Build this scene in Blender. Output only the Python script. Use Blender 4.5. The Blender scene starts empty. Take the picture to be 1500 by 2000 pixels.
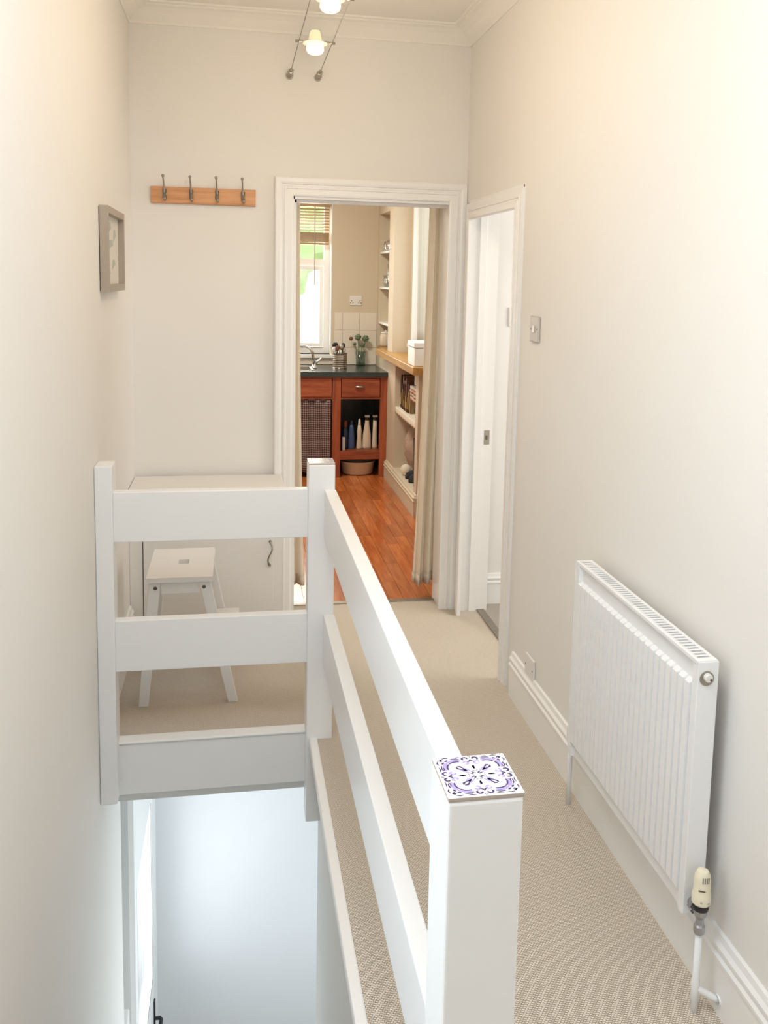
import bpy, bmesh, math, random
from mathutils import Vector, Matrix
random.seed(7)
sc = bpy.context.scene
COL = sc.collection
PI = math.pi

# ---------------------------------------------------------------- camera
F, YAW, PITCH, ROLL, CH, CX, CY = 1808.7453, .1864, -.1271, .0231, 1.6058, 47.26, -220.34
fw = Vector((math.sin(YAW)*math.cos(PITCH), math.cos(YAW)*math.cos(PITCH), math.sin(PITCH)))
r0 = Vector((math.cos(YAW), -math.sin(YAW), 0)); u0 = r0.cross(fw)
rt = math.cos(ROLL)*r0 + math.sin(ROLL)*u0; up = -math.sin(ROLL)*r0 + math.cos(ROLL)*u0
cd = bpy.data.cameras.new('camera'); cam = bpy.data.objects.new('camera', cd); COL.objects.link(cam)
cam.matrix_world = Matrix(((rt.x, up.x, -fw.x, 0), (rt.y, up.y, -fw.y, 0), (rt.z, up.z, -fw.z, CH), (0, 0, 0, 1)))
cd.sensor_fit = 'VERTICAL'; cd.sensor_height = 36; cd.lens = 36*F/2000
cd.shift_x = -CX/2000; cd.shift_y = CY/2000
cd.clip_start = .05; cd.clip_end = 200
sc.camera = cam

# ---------------------------------------------------------------- world and view
w = bpy.data.worlds.new('world'); sc.world = w; w.use_nodes = True
bg = w.node_tree.nodes['Background']; bg.inputs[0].default_value = (.84, .92, 1.0, 1); bg.inputs[1].default_value = 1.7
sc.view_settings.view_transform = 'Standard'; sc.view_settings.look = 'None'
sc.view_settings.gamma = 1; sc.view_settings.use_curve_mapping = False
sc.view_settings.exposure = 0.36

# ---------------------------------------------------------------- large lights
def area(name, loc, aim, sx, sy, power, col):
    l = bpy.data.lights.new(name, 'AREA'); l.shape = 'RECTANGLE'; l.size = sx; l.size_y = sy
    l.energy = power; l.color = col
    o = bpy.data.objects.new(name, l); COL.objects.link(o); o.location = loc
    o.rotation_euler = Vector(aim).to_track_quat('-Z', 'Y').to_euler()
    return o
COOL = (.86, .93, 1.0); WARM = (1.0, .80, .56)
area('added_skylight', (.02, 1.0, 2.84), (-.1, .08, -1), .80, 1.5, 24, (.86, .935, 1))  # made-up skylight, added to brighten the landing
area('added_stair_window', (-.63, 1.15, 1.15), (1, .15, -.1), .70, 1.6, 2.5, (.70, .86, 1.0))  # light for the added stair window, an unseen source
area('lower_hall_fill', (1.12, 4.0, -1.6), (-1, -.8, .5), .8, 1.6, 16, (.80, .92, 1.0))  # hidden fill added to lift the stairwell from below
area('hall_far_wall_fill', (.80, 3.30, -2.0), (-.25, 1, .05), .7, 1.8, 3.5, (.86, .94, 1.0))  # added fill to even out the far hall wall, no window stands here
area('added_rear_window', (.4, -2.05, 1.7), (0, 1, 0), .6, .8, 4, (.92, .96, 1))  # light for the window added behind the viewpoint
area('daylight_front_door', (-.68, 4.36, -1.65), (1, -.1, .1), .75, 1.0, 6, COOL)
area('daylight_kitchen_window', (.28, 8.30, 1.6), (0, -1, -.15), 1.0, 1.2, 26, (1, .95, .84))
area('daylight_kitchen_side_window', (1.60, 6.2, 1.7), (-1, 0, -.1), 1.1, 1.1, 3.5, (1, .98, .96))
area('kitchen_fill', (.1, 6.3, 2.72), (0, 0, -1), .5, .5, 34, (1, .98, .86))  # unseen overhead light added for the kitchen, no fitting built
area('daylight_side_room', (2.9, 3.2, 1.7), (-1, .25, -.1), 1.2, 1.2, 22, (1, .97, .93))

# ---------------------------------------------------------------- materials
MAT = {}
def newmat(name):
    m = bpy.data.materials.new(name); m.use_nodes = True
    MAT[name] = m
    return m, m.node_tree, m.node_tree.nodes['Principled BSDF']
def N(nt, t, **k):
    n = nt.nodes.new(t)
    for a, b in k.items(): setattr(n, a, b)
    return n
def simple(name, col, rough=.5, metal=0, noise=0, nscale=8, bump=0, bscale=60, spec=.5, stretch=(1,1,1), sheen=0):
    m, nt, p = newmat(name)
    p.inputs['Base Color'].default_value = (*col, 1); p.inputs['Roughness'].default_value = rough
    p.inputs['Metallic'].default_value = metal; p.inputs['Specular IOR Level'].default_value = spec
    if sheen: p.inputs['Sheen Weight'].default_value = sheen
    tc = N(nt, 'ShaderNodeTexCoord'); mp = N(nt, 'ShaderNodeMapping'); mp.inputs['Scale'].default_value = stretch
    nt.links.new(tc.outputs['Object'], mp.inputs['Vector'])
    if noise:
        n = N(nt, 'ShaderNodeTexNoise'); n.inputs['Scale'].default_value = nscale; n.inputs['Detail'].default_value = 4
        nt.links.new(mp.outputs[0], n.inputs['Vector'])
        mx = N(nt, 'ShaderNodeMix', data_type='RGBA')
        mx.inputs['A'].default_value = (*[c*(1-noise) for c in col], 1); mx.inputs['B'].default_value = (*[min(1, c*(1+noise)) for c in col], 1)
        nt.links.new(n.outputs['Fac'], mx.inputs['Factor']); nt.links.new(mx.outputs['Result'], p.inputs['Base Color'])
    if bump:
        n = N(nt, 'ShaderNodeTexNoise'); n.inputs['Scale'].default_value = bscale; n.inputs['Detail'].default_value = 3
        nt.links.new(mp.outputs[0], n.inputs['Vector'])
        b = N(nt, 'ShaderNodeBump'); b.inputs['Strength'].default_value = bump; b.inputs['Distance'].default_value = .002
        nt.links.new(n.outputs['Fac'], b.inputs['Height']); nt.links.new(b.outputs[0], p.inputs['Normal'])
    return m
def emit(name, col, s):
    m, nt, p = newmat(name); p.inputs['Base Color'].default_value = (*col, 1)
    p.inputs['Emission Color'].default_value = (*col, 1); p.inputs['Emission Strength'].default_value = s
    return m
def glass(name, tint=(1, 1, 1), refl=.05, rough=.02):
    m, nt, p = newmat(name)
    out = nt.nodes['Material Output']; nt.nodes.remove(p)
    t = N(nt, 'ShaderNodeBsdfTransparent'); t.inputs[0].default_value = (*tint, 1)
    g = N(nt, 'ShaderNodeBsdfGlossy'); g.inputs['Roughness'].default_value = rough
    lw = N(nt, 'ShaderNodeLayerWeight'); lw.inputs[0].default_value = .5
    pw_ = N(nt, 'ShaderNodeMath', operation='POWER'); pw_.inputs[1].default_value = 4; nt.links.new(lw.outputs['Facing'], pw_.inputs[0])
    fr = N(nt, 'ShaderNodeMath', operation='MULTIPLY_ADD'); fr.inputs[1].default_value = .6; fr.inputs[2].default_value = refl; nt.links.new(pw_.outputs[0], fr.inputs[0])
    mx = N(nt, 'ShaderNodeMixShader')
    nt.links.new(fr.outputs[0], mx.inputs[0]); nt.links.new(t.outputs[0], mx.inputs[1]); nt.links.new(g.outputs[0], mx.inputs[2])
    nt.links.new(mx.outputs[0], out.inputs[0])
    return m
def woodmat(name, c1, c2, rough=.35, axis='y', scale=9, coat=0, rnd=.25, knots=True):
    m, nt, p = newmat(name)
    tc = N(nt, 'ShaderNodeTexCoord'); oi = N(nt, 'ShaderNodeObjectInfo')
    mp = N(nt, 'ShaderNodeMapping')
    s = {'x': (.09, 1, 1), 'y': (1, .09, 1), 'z': (1, 1, .09)}[axis]
    mp.inputs['Scale'].default_value = s
    av = N(nt, 'ShaderNodeVectorMath', operation='ADD'); sv = N(nt, 'ShaderNodeVectorMath', operation='SCALE')
    cb = N(nt, 'ShaderNodeCombineXYZ')
    for i in range(3): nt.links.new(oi.outputs['Random'], cb.inputs[i])
    nt.links.new(cb.outputs[0], sv.inputs[0]); sv.inputs['Scale'].default_value = 37
    nt.links.new(tc.outputs['Object'], mp.inputs[0]); nt.links.new(mp.outputs[0], av.inputs[0]); nt.links.new(sv.outputs[0], av.inputs[1])
    n = N(nt, 'ShaderNodeTexNoise'); n.inputs['Scale'].default_value = scale*3; n.inputs['Detail'].default_value = 5; n.inputs['Distortion'].default_value = .8
    nt.links.new(av.outputs[0], n.inputs['Vector'])
    n2 = N(nt, 'ShaderNodeTexNoise'); n2.inputs['Scale'].default_value = scale*14; n2.inputs['Detail'].default_value = 2
    nt.links.new(av.outputs[0], n2.inputs['Vector'])
    ad = N(nt, 'ShaderNodeMath', operation='MULTIPLY_ADD'); ad.inputs[1].default_value = .35
    nt.links.new(n2.outputs['Fac'], ad.inputs[0]); nt.links.new(n.outputs['Fac'], ad.inputs[2])
    cr = N(nt, 'ShaderNodeValToRGB'); cr.color_ramp.elements[0].position = .5; cr.color_ramp.elements[1].position = .85
    cr.color_ramp.elements[0].color = (*c1, 1); cr.color_ramp.elements[1].color = (*c2, 1)
    nt.links.new(ad.outputs[0], cr.inputs[0])
    hs = N(nt, 'ShaderNodeHueSaturation')
    ma = N(nt, 'ShaderNodeMath', operation='MULTIPLY_ADD'); ma.inputs[1].default_value = rnd*2; ma.inputs[2].default_value = 1-rnd
    nt.links.new(oi.outputs['Random'], ma.inputs[0]); nt.links.new(ma.outputs[0], hs.inputs['Value'])
    nt.links.new(cr.outputs[0], hs.inputs['Color']); nt.links.new(hs.outputs[0], p.inputs['Base Color'])
    p.inputs['Roughness'].default_value = rough; p.inputs['Coat Weight'].default_value = coat; p.inputs['Coat Roughness'].default_value = .12
    b = N(nt, 'ShaderNodeBump'); b.inputs['Strength'].default_value = .15; b.inputs['Distance'].default_value = .001
    nt.links.new(n2.outputs['Fac'], b.inputs['Height']); nt.links.new(b.outputs[0], p.inputs['Normal'])
    return m
def carpetmat(name, c1, c2, pitch=.0052):
    m, nt, p = newmat(name); p.inputs['Roughness'].default_value = .95; p.inputs['Specular IOR Level'].default_value = .1
    tc = N(nt, 'ShaderNodeTexCoord'); mp = N(nt, 'ShaderNodeMapping')
    mp.inputs['Rotation'].default_value = (0, 0, .0)
    nt.links.new(tc.outputs['Object'], mp.inputs[0])
    br = N(nt, 'ShaderNodeTexBrick'); br.inputs['Scale'].default_value = 1/pitch
    br.inputs['Brick Width'].default_value = 1.5; br.inputs['Row Height'].default_value = 1.0; br.inputs['Mortar Size'].default_value = .16
    br.inputs['Mortar Smooth'].default_value = 1; br.offset = .5
    nt.links.new(mp.outputs[0], br.inputs[0])
    n = N(nt, 'ShaderNodeTexNoise'); n.inputs['Scale'].default_value = 180; n.inputs['Detail'].default_value = 3
    nt.links.new(mp.outputs[0], n.inputs[0])
    n2 = N(nt, 'ShaderNodeTexNoise'); n2.inputs['Scale'].default_value = 2.5; n2.inputs['Detail'].default_value = 3
    nt.links.new(mp.outputs[0], n2.inputs[0])
    mx = N(nt, 'ShaderNodeMix', data_type='RGBA'); mx.inputs['A'].default_value = (*c1, 1); mx.inputs['B'].default_value = (*c2, 1)
    nt.links.new(n.outputs['Fac'], mx.inputs['Factor'])
    m2 = N(nt, 'ShaderNodeMix', data_type='RGBA', blend_type='MULTIPLY'); m2.inputs['B'].default_value = (.52, .48, .44, 1)
    nt.links.new(br.outputs['Fac'], m2.inputs['Factor']); nt.links.new(mx.outputs['Result'], m2.inputs['A'])
    m3 = N(nt, 'ShaderNodeMix', data_type='RGBA', blend_type='MULTIPLY'); m3.inputs['B'].default_value = (.88, .88, .88, 1)
    nt.links.new(n2.outputs['Fac'], m3.inputs['Factor']); nt.links.new(m2.outputs['Result'], m3.inputs['A'])
    nt.links.new(m3.outputs['Result'], p.inputs['Base Color'])
    iv = N(nt, 'ShaderNodeMath', operation='SUBTRACT'); iv.inputs[0].default_value = 1; nt.links.new(br.outputs['Fac'], iv.inputs[1])
    b = N(nt, 'ShaderNodeBump'); b.inputs['Strength'].default_value = .8; b.inputs['Distance'].default_value = .003
    nt.links.new(iv.outputs[0], b.inputs['Height']); nt.links.new(b.outputs[0], p.inputs['Normal'])
    return m
def gingham(name):
    m, nt, p = newmat(name); p.inputs['Roughness'].default_value = .9
    tc = N(nt, 'ShaderNodeTexCoord'); sx = N(nt, 'ShaderNodeSeparateXYZ'); nt.links.new(tc.outputs['UV'], sx.inputs[0])
    vals = []
    for i in (0, 1):
        a = N(nt, 'ShaderNodeMath', operation='FRACT'); nt.links.new(sx.outputs[i], a.inputs[0])
        g = N(nt, 'ShaderNodeMath', operation='GREATER_THAN'); g.inputs[1].default_value = .3; nt.links.new(a.outputs[0], g.inputs[0]); vals.append(g)
    ad = N(nt, 'ShaderNodeMath', operation='ADD'); nt.links.new(vals[0].outputs[0], ad.inputs[0]); nt.links.new(vals[1].outputs[0], ad.inputs[1])
    dv = N(nt, 'ShaderNodeMath', operation='MULTIPLY'); dv.inputs[1].default_value = .5; nt.links.new(ad.outputs[0], dv.inputs[0])
    cr = N(nt, 'ShaderNodeValToRGB'); cr.color_ramp.interpolation = 'CONSTANT'
    cr.color_ramp.elements[0].color = (.62, .50, .42, 1); cr.color_ramp.elements[1].position = .75; cr.color_ramp.elements[1].color = (.050, .028, .034, 1)
    e = cr.color_ramp.elements.new(.25); e.color = (.22, .14, .13, 1)
    nt.links.new(dv.outputs[0], cr.inputs[0]); nt.links.new(cr.outputs[0], p.inputs['Base Color'])
    return m

simple('wall_paint', (.85, .82, .775), .75, noise=.012, nscale=2.5, bump=.05, bscale=45, spec=.25)
simple('ceiling_paint', (.90, .86, .80), .85, noise=.01, nscale=2, spec=.2)
simple('gloss_white', (.90, .895, .885), .32, noise=.01, nscale=5, bump=.10, bscale=22, spec=.5)
simple('trim_white', (.90, .885, .86), .4, bump=.04, bscale=30)
simple('lower_wall_paint', (.88, .875, .855), .8, noise=.01)
simple('kitchen_paint', (.66, .57, .44), .7, noise=.015, nscale=3, spec=.25)
simple('hall_wall_paint', (.80, .81, .82), .8, noise=.01)
simple('side_room_paint', (.86, .84, .81), .7, noise=.01)
simple('radiator_enamel', (.88, .88, .88), .28, spec=.5)
simple('dark_hollow', (.05, .045, .04), .9)
simple('plastic_white', (.80, .78, .74), .35)
simple('plastic_cream', (.86, .79, .60), .4)
simple('plastic_grey', (.55, .52, .47), .45)
simple('black_plastic', (.015, .015, .018), .4)
simple('brushed_metal', (.50, .47, .42), .35, metal=1, noise=.1, nscale=30)
simple('pewter', (.36, .33, .28), .38, metal=1, noise=.15, nscale=40)
simple('valve_metal', (.42, .43, .46), .35, metal=.9)
simple('chrome', (.75, .75, .75), .12, metal=1)
simple('tin_metal', (.42, .37, .32), .3, metal=1, bump=.1)
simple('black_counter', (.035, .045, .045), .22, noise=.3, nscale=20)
simple('curtain_cream', (.96, .89, .76), .85, noise=.03, nscale=6, bump=.15, bscale=200, sheen=.2)
p_c = MAT['curtain_cream'].node_tree.nodes['Principled BSDF']; nt = MAT['curtain_cream'].node_tree
tr = N(nt, 'ShaderNodeBsdfTranslucent'); tr.inputs[0].default_value = (1.0, .96, .88, 1); mx = N(nt, 'ShaderNodeMixShader'); mx.inputs[0].default_value = .34
nt.links.new(p_c.outputs[0], mx.inputs[1]); nt.links.new(tr.outputs[0], mx.inputs[2]); nt.links.new(mx.outputs[0], nt.nodes['Material Output'].inputs[0])
simple('lining_white', (.82, .80, .76), .85)
simple('drape_grey', (.52, .54, .50), .85)
simple('tile_white', (.80, .72, .62), .18, noise=.02, nscale=5)
simple('grout', (.68, .60, .50), .9)
simple('glazed_tile', (.80, .765, .765), .14, noise=.015, nscale=40)
simple('print_indigo', (.055, .035, .14), .3)
simple('print_lavender', (.42, .35, .66), .3)
simple('tile_edge', (.50, .42, .36), .8)
simple('frame_wood', (.42, .35, .285), .55, noise=.12, nscale=14, stretch=(1, 1, .2))
simple('frame_inner', (.30, .255, .21), .7)
simple('art_paper', (.72, .68, .61), .9)
simple('art_grey', (.48, .50, .47), .9)
simple('bright_white', (.90, .89, .87), .5)
simple('enamel_stool', (.88, .86, .84), .38, bump=.04, bscale=40)
simple('screw_dark', (.18, .16, .15), .4, metal=.8)
simple('leaf_green', (.14, .20, .11), .7, noise=.3, nscale=60)
simple('petal_rust', (.20, .09, .04), .8)
simple('stem_pale', (.62, .55, .42), .8)
simple('pale_plastic', (.70, .58, .44), .4)
simple('bottle_blue', (.05, .09, .20), .25)
simple('bottle_navy', (.02, .03, .07), .3)
simple('teal_cloth', (.02, .11, .13), .8)
simple('dark_cloth', (.03, .028, .03), .85, bump=.4, bscale=60)
simple('knit_cream', (.45, .33, .25), .95, noise=.25, nscale=70, bump=1, bscale=90)
simple('cloth_stripe', (.55, .34, .22), .9, noise=.3, nscale=30)
simple('leather_brown', (.16, .05, .02), .5, noise=.3, nscale=20)
simple('gold', (.55, .38, .12), .4, noise=.2, nscale=50)
simple('grass', (.42, .46, .20), .95, noise=.3, nscale=1)
simple('foliage', (.50, .66, .30), .95, noise=.5, nscale=2.5)
simple('paving', (.80, .76, .62), .9, noise=.1, nscale=2)
simple('bark', (.10, .07, .05), .9)
simple('blind_wood', (.44, .30, .15), .5, noise=.12, nscale=20, stretch=(.15, 1, 1))
simple('book_brown', (.17, .065, .035), .6); simple('book_dark', (.07, .03, .022), .6)
simple('book_tan', (.36, .21, .10), .6); simple('book_gold', (.48, .33, .12), .6)
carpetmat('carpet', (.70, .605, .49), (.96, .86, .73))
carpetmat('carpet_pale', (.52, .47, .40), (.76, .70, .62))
woodmat('floor_oak', (.42, .10, .022), (.62, .195, .050), .24, 'y', 8, coat=.35, rnd=.16)
woodmat('cabinet_pine', (.20, .040, .014), (.37, .092, .034), .38, 'x', 8, rnd=.10)
woodmat('cabinet_pine_upright', (.20, .040, .014), (.37, .092, .034), .38, 'z', 8, rnd=.10)
woodmat('worktop_beech', (.40, .21, .05), (.55, .32, .10), .35, 'y', 7, rnd=.03)
woodmat('rack_pine', (.52, .22, .08), (.72, .37, .17), .42, 'x', 9, rnd=.03)
gingham('gingham')
glass('window_glass'); glass('clear_glass', (.92, .95, .92), .22); glass('vase_glass', (.80, .87, .85), .10)
emit('lamp_glow', (1, .90, .72), 4); 
m, nt, p = newmat('frosted_glass'); p.inputs['Base Color'].default_value = (.80, .70, .56, 1); p.inputs['Transmission Weight'].default_value = .5
p.inputs['Roughness'].default_value = .45; p.inputs['Emission Color'].default_value = (1, .8, .55, 1); p.inputs['Emission Strength'].default_value = .10
m, nt, p = newmat('sheer_fabric'); p.inputs['Base Color'].default_value = (.72, .71, .66, 1); p.inputs['Roughness'].default_value = .9
p.inputs['Transmission Weight'].default_value = 0

# ---------------------------------------------------------------- mesh helpers
BASE = {}
def origin_of(o):
    v = Vector((0, 0, 0))
    while o: v += Vector(o.location); o = o.parent
    return v
def obj(name, bm, mat, parent=None, smooth=False, bevel=0, seg=2, org=None):
    """bm is in world coordinates; linked as ONE mesh object."""
    if parent is not None: off = origin_of(parent)
    else: off = Vector(org) if org else Vector((0, 0, 0))
    bm.normal_update()
    bmesh.ops.translate(bm, verts=bm.verts, vec=-off)
    me = bpy.data.meshes.new(name); bm.to_mesh(me); bm.free()
    mats = mat if isinstance(mat, (list, tuple)) else [mat]
    for q in mats: me.materials.append(MAT[q])
    if smooth:
        for f in me.polygons: f.use_smooth = True
    o = bpy.data.objects.new(name, me); COL.objects.link(o)
    if parent is not None: o.parent = parent
    else: o.location = off
    if bevel:
        b = o.modifiers.new('bevel', 'BEVEL'); b.width = bevel; b.segments = seg; b.limit_method = 'ANGLE'; b.angle_limit = .6
    return o
def thing(name, label, cat, loc, group=None):
    o = bpy.data.objects.new(name, None); COL.objects.link(o); o.location = loc; o.empty_display_size = .05
    o['label'] = label; o['category'] = cat
    if group: o['group'] = group
    return o
def tag(o, label, cat, group=None):
    o['label'] = label; o['category'] = cat
    if group: o['group'] = group
    return o
def struct(o, label=None, cat=None):
    o['kind'] = 'structure'
    if label: o['label'] = label
    if cat: o['category'] = cat
    return o
def sroot(name, loc, label, cat):
    return struct(thing(name, label, cat, loc))
def box(bm, a, b, mi=0):
    a, b = [min(p, q) for p, q in zip(a, b)], [max(p, q) for p, q in zip(a, b)]
    vs = [bm.verts.new((x, y, z)) for x in (a[0], b[0]) for y in (a[1], b[1]) for z in (a[2], b[2])]
    for q in ((0, 1, 3, 2), (4, 6, 7, 5), (0, 4, 5, 1), (2, 3, 7, 6), (0, 2, 6, 4), (1, 5, 7, 3)):
        f = bm.faces.new([vs[i] for i in q]); f.material_index = mi
    return bm
def B(*ab):
    bm = bmesh.new()
    for i in range(0, len(ab), 2): box(bm, ab[i], ab[i+1])
    return bm
def prism(bm, pts, h):
    """pts: list of 3D points (planar), h: extrusion vector"""
    h = Vector(h); a = [bm.verts.new(p) for p in pts]; b = [bm.verts.new(Vector(p)+h) for p in pts]; n = len(pts)
    bm.faces.new(a[::-1]); bm.faces.new(b)
    for i in range(n): bm.faces.new((a[i], a[(i+1) % n], b[(i+1) % n], b[i]))
    bmesh.ops.recalc_face_normals(bm, faces=bm.faces)
    return bm
def tube(bm, pts, r, n=10, caps=True):
    pts = [Vector(p) for p in pts]; rs = r if isinstance(r, (list, tuple)) else [r]*len(pts)
    rings = []; prev = None
    for i, p in enumerate(pts):
        d = (pts[min(i+1, len(pts)-1)] - pts[max(i-1, 0)]).normalized()
        if prev is None: x = d.orthogonal().normalized()
        else: x = (prev - d*prev.dot(d)).normalized()
        prev = x; y = d.cross(x)
        rings.append([bm.verts.new(p + (x*math.cos(2*PI*k/n) + y*math.sin(2*PI*k/n))*rs[i]) for k in range(n)])
    for a, b in zip(rings, rings[1:]):
        for k in range(n): bm.faces.new((a[k], a[(k+1) % n], b[(k+1) % n], b[k]))
    if caps: bm.faces.new(rings[0][::-1]); bm.faces.new(rings[-1])
    return bm
def lathe(bm, c, prof, n=20, axis='z', sx=1, sy=1):
    """prof: list of (radius, height)"""
    c = Vector(c); rings = []
    def P(a, b, h):
        return c + {'z': Vector((a, b, h)), 'y': Vector((a, h, b)), 'x': Vector((h, a, b))}[axis]
    for r, h in prof:
        if r < 1e-6: rings.append([bm.verts.new(P(0, 0, h))])
        else: rings.append([bm.verts.new(P(math.cos(2*PI*k/n)*r*sx, math.sin(2*PI*k/n)*r*sy, h)) for k in range(n)])
    for a, b in zip(rings, rings[1:]):
        for k in range(n):
            k2 = (k+1) % n
            if len(a) == 1 and len(b) == 1: continue
            if len(a) == 1: bm.faces.new((a[0], b[k2], b[k]))
            elif len(b) == 1: bm.faces.new((a[k], a[k2], b[0]))
            else: bm.faces.new((a[k], a[k2], b[k2], b[k]))
    bmesh.ops.recalc_face_normals(bm, faces=bm.faces)
    return bm
def sweep(bm, path, prof, fr, closed=False):
    """2D path, profile [(u offset to the left, v)], fr(a, b, v) -> xyz; mitred joints"""
    P2 = [Vector(p) for p in path]; n = len(P2)
    def off(i, u):
        def nrm(a, b):
            d = (b-a).normalized(); return Vector((-d.y, d.x))
        if closed or 0 < i < n-1:
            n1 = nrm(P2[i-1], P2[i]); n2 = nrm(P2[i], P2[(i+1) % n]); mm = (n1+n2); mm = mm/ (mm.dot(n1))
            return P2[i] + mm*u
        nn = nrm(P2[0], P2[1]) if i == 0 else nrm(P2[-2], P2[-1])
        return P2[i] + nn*u
    rows = [[bm.verts.new(fr(*off(i, u), v)) for u, v in prof] for i in range(n)]
    m_ = len(prof)
    for i in range(n if closed else n-1):
        a, b = rows[i], rows[(i+1) % n]
        for k in range(m_): bm.faces.new((a[k], a[(k+1) % m_], b[(k+1) % m_], b[k]))
    if not closed: bm.faces.new(rows[0]); bm.faces.new(rows[-1][::-1])
    bmesh.ops.recalc_face_normals(bm, faces=bm.faces)
    return bm
def grid(bm, nu, nv, fn, uv=None):
    vs = [[bm.verts.new(fn(i/(nu-1), j/(nv-1))) for j in range(nv)] for i in range(nu)]
    L = bm.loops.layers.uv.new('UVMap') if uv else None
    for i in range(nu-1):
        for j in range(nv-1):
            f = bm.faces.new((vs[i][j], vs[i+1][j], vs[i+1][j+1], vs[i][j+1]))
            if uv:
                for l, (a, b) in zip(f.loops, ((i, j), (i+1, j), (i+1, j+1), (i, j+1))): l[L].uv = (a/(nu-1)*uv[0], b/(nv-1)*uv[1])
    return bm
def solid(o, t, offset=0):
    m = o.modifiers.new('thickness', 'SOLIDIFY'); m.thickness = t; m.offset = offset
    return o

def each(name, mat, parent, *ab, bevel=0):
    """one separate part per box"""
    return [obj(name, B(ab[i], ab[i+1]), mat, parent, bevel=bevel) for i in range(0, len(ab), 2)]
def framebox(parent, name, plane, rect, dep, t, mat, bars=()):
    """rectangular frame of non-overlapping members; plane 'xz' or 'yz'; bars: extra (a0, a1, z0, z1)"""
    a0, a1, z0, z1 = rect; bm = bmesh.new()
    for q in ((a0, a0+t, z0, z1), (a1-t, a1, z0, z1), (a0+t, a1-t, z0, z0+t), (a0+t, a1-t, z1-t, z1))+tuple(bars):
        if plane == 'xz': box(bm, (q[0], dep[0], q[2]), (q[1], dep[1], q[3]))
        else: box(bm, (dep[0], q[0], q[2]), (dep[1], q[1], q[3]))
    return obj(name, bm, mat, parent)

# ---------------------------------------------------------------- dimensions
XL, XR, D = -.4506, 1.072, 4.314         # left wall, right wall, back wall of the landing
DK = D + .16                              # kitchen side of that wall
ZC = 2.755                                # ceiling
YR = -2.0                                 # rear wall
LF = -3.2                                 # hall floor downstairs
KL, KR, KB = -1.6, 1.22, 8.03             # kitchen left, right, back
FX, FY = .282, 3.185                      # edges of the stairwell

# ================================================================ STRUCTURE
# landing floor (carpet), an L round the stairwell
o = obj('floor', B((XL-.1, YR, -.2), (XR+.1, 1.05, 0), (FX, 1.05, -.2), (XR+.1, FY, 0), (XL-.1, FY, -.2), (XR+.1, DK-.04, 0)), 'carpet')
struct(o, 'beige looped carpet of the landing, running from the camera to the kitchen doorway', 'carpet')
# walls of the landing
RW = (.05, .75, 1.25, 2.15)               # rear window opening, added to let daylight in, x0,x1,z0,z1
LW = (.78, 1.52, .30, 2.0)                # made-up tall stair window in the left wall, added for daylight, y0,y1,z0,z1
o = obj('wall_left', B((XL-.15, YR, LF), (XL, LW[0], ZC), (XL-.15, LW[1], LF), (XL, 3.60, ZC), (XL-.15, LW[0], LF), (XL, LW[1], LW[2]), (XL-.15, LW[0], LW[3]), (XL, LW[1], ZC), (XL-.15, 3.60, -.24), (XL, D, ZC)), 'wall_paint')
struct(o, 'cream painted wall on the left, running down into the stairwell', 'wall')
dx0, dx1, dz = .262, 1.003, 1.976        # kitchen doorway
o = obj('wall_back', B((XL-.15, D, -.2), (dx0, DK, ZC), (dx1, D, -.2), (XR+.12, DK, ZC), (dx0, D, dz), (dx1, DK, ZC)), 'wall_paint')
struct(o, 'cream end wall holding the coat rack, kitchen doorway at its right', 'wall')
sy0, sy1 = 3.41, 4.275                   # side doorway
o = obj('wall_right', B((XR, YR, -.2), (XR+.14, sy0, ZC), (XR, sy1, -.2), (XR+.14, D, ZC), (XR, sy0, dz), (XR+.14, sy1, ZC)), 'wall_paint')
struct(o, 'cream painted wall on the right behind the radiator', 'wall')
o = obj('wall_rear', B((XL-.15, YR-.15, -.2), (RW[0], YR, ZC), (RW[1], YR-.15, -.2), (XR+.14, YR, ZC), (RW[0], YR-.15, -.2), (RW[1], YR, RW[2]), (RW[0], YR-.15, RW[3]), (RW[1], YR, ZC)), 'wall_paint')
struct(o, 'cream wall closing the landing behind the viewpoint', 'wall')
o = obj('ceiling', B((XL-.15, YR-.15, ZC), (XR+.14, .25, ZC+.1), (XL-.15, 1.75, ZC), (XR+.14, D, ZC+.1), (XL-.15, .25, ZC), (-.35, 1.75, ZC+.1), (.45, .25, ZC), (XR+.14, 1.75, ZC+.1)), 'ceiling_paint'); struct(o, 'pale cream landing ceiling above the cable lights', 'ceiling')  # opening left for the added skylight
# coving
prof = [(0, 2.680), (.006, 2.680), (.008, 2.690), (.022, 2.702), (.045, 2.722), (.068, 2.735), (.088, 2.740), (.088, 2.746), (.102, 2.748), (.104, ZC), (0, ZC)]
bm = bmesh.new(); sweep(bm, [(XR, YR), (XR, D), (XL, D), (XL, YR)], prof, lambda a, b, v: (a, b, v))
o = obj('trim_1', bm, 'ceiling_paint'); struct(o, 'plaster coving running round the top of the landing walls', 'coving')
# door architraves
ARC = [(0, 0), (0, .012), (.008, .015), (.030, .015), (.033, .019), (.040, .019), (.043, .015), (.050, .015), (.053, .021), (.062, .024), (.078, .024), (.084, .019), (.084, 0)]
def arch(name, a0, a1, zt, fr, label, mat='trim_white', prof=ARC, z0=0):
    bm = bmesh.new()
    sweep(bm, [(a0, z0), (a0, zt), (a1, zt), (a1, z0)], prof, fr)
    o = obj(name, bm, mat); return struct(o, label, 'door frame')
arch('trim_2', dx0, dx1-.016, dz, lambda a, b, v: (a, D-v, b), 'white moulded architrave round the kitchen doorway')
arch('trim_3', sy1, sy0, dz-.01, lambda a, b, v: (XR-v, a, b), 'white moulded architrave round the doorway in the right wall', prof=[(u*.9, v*.8) for u, v in ARC])
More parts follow.
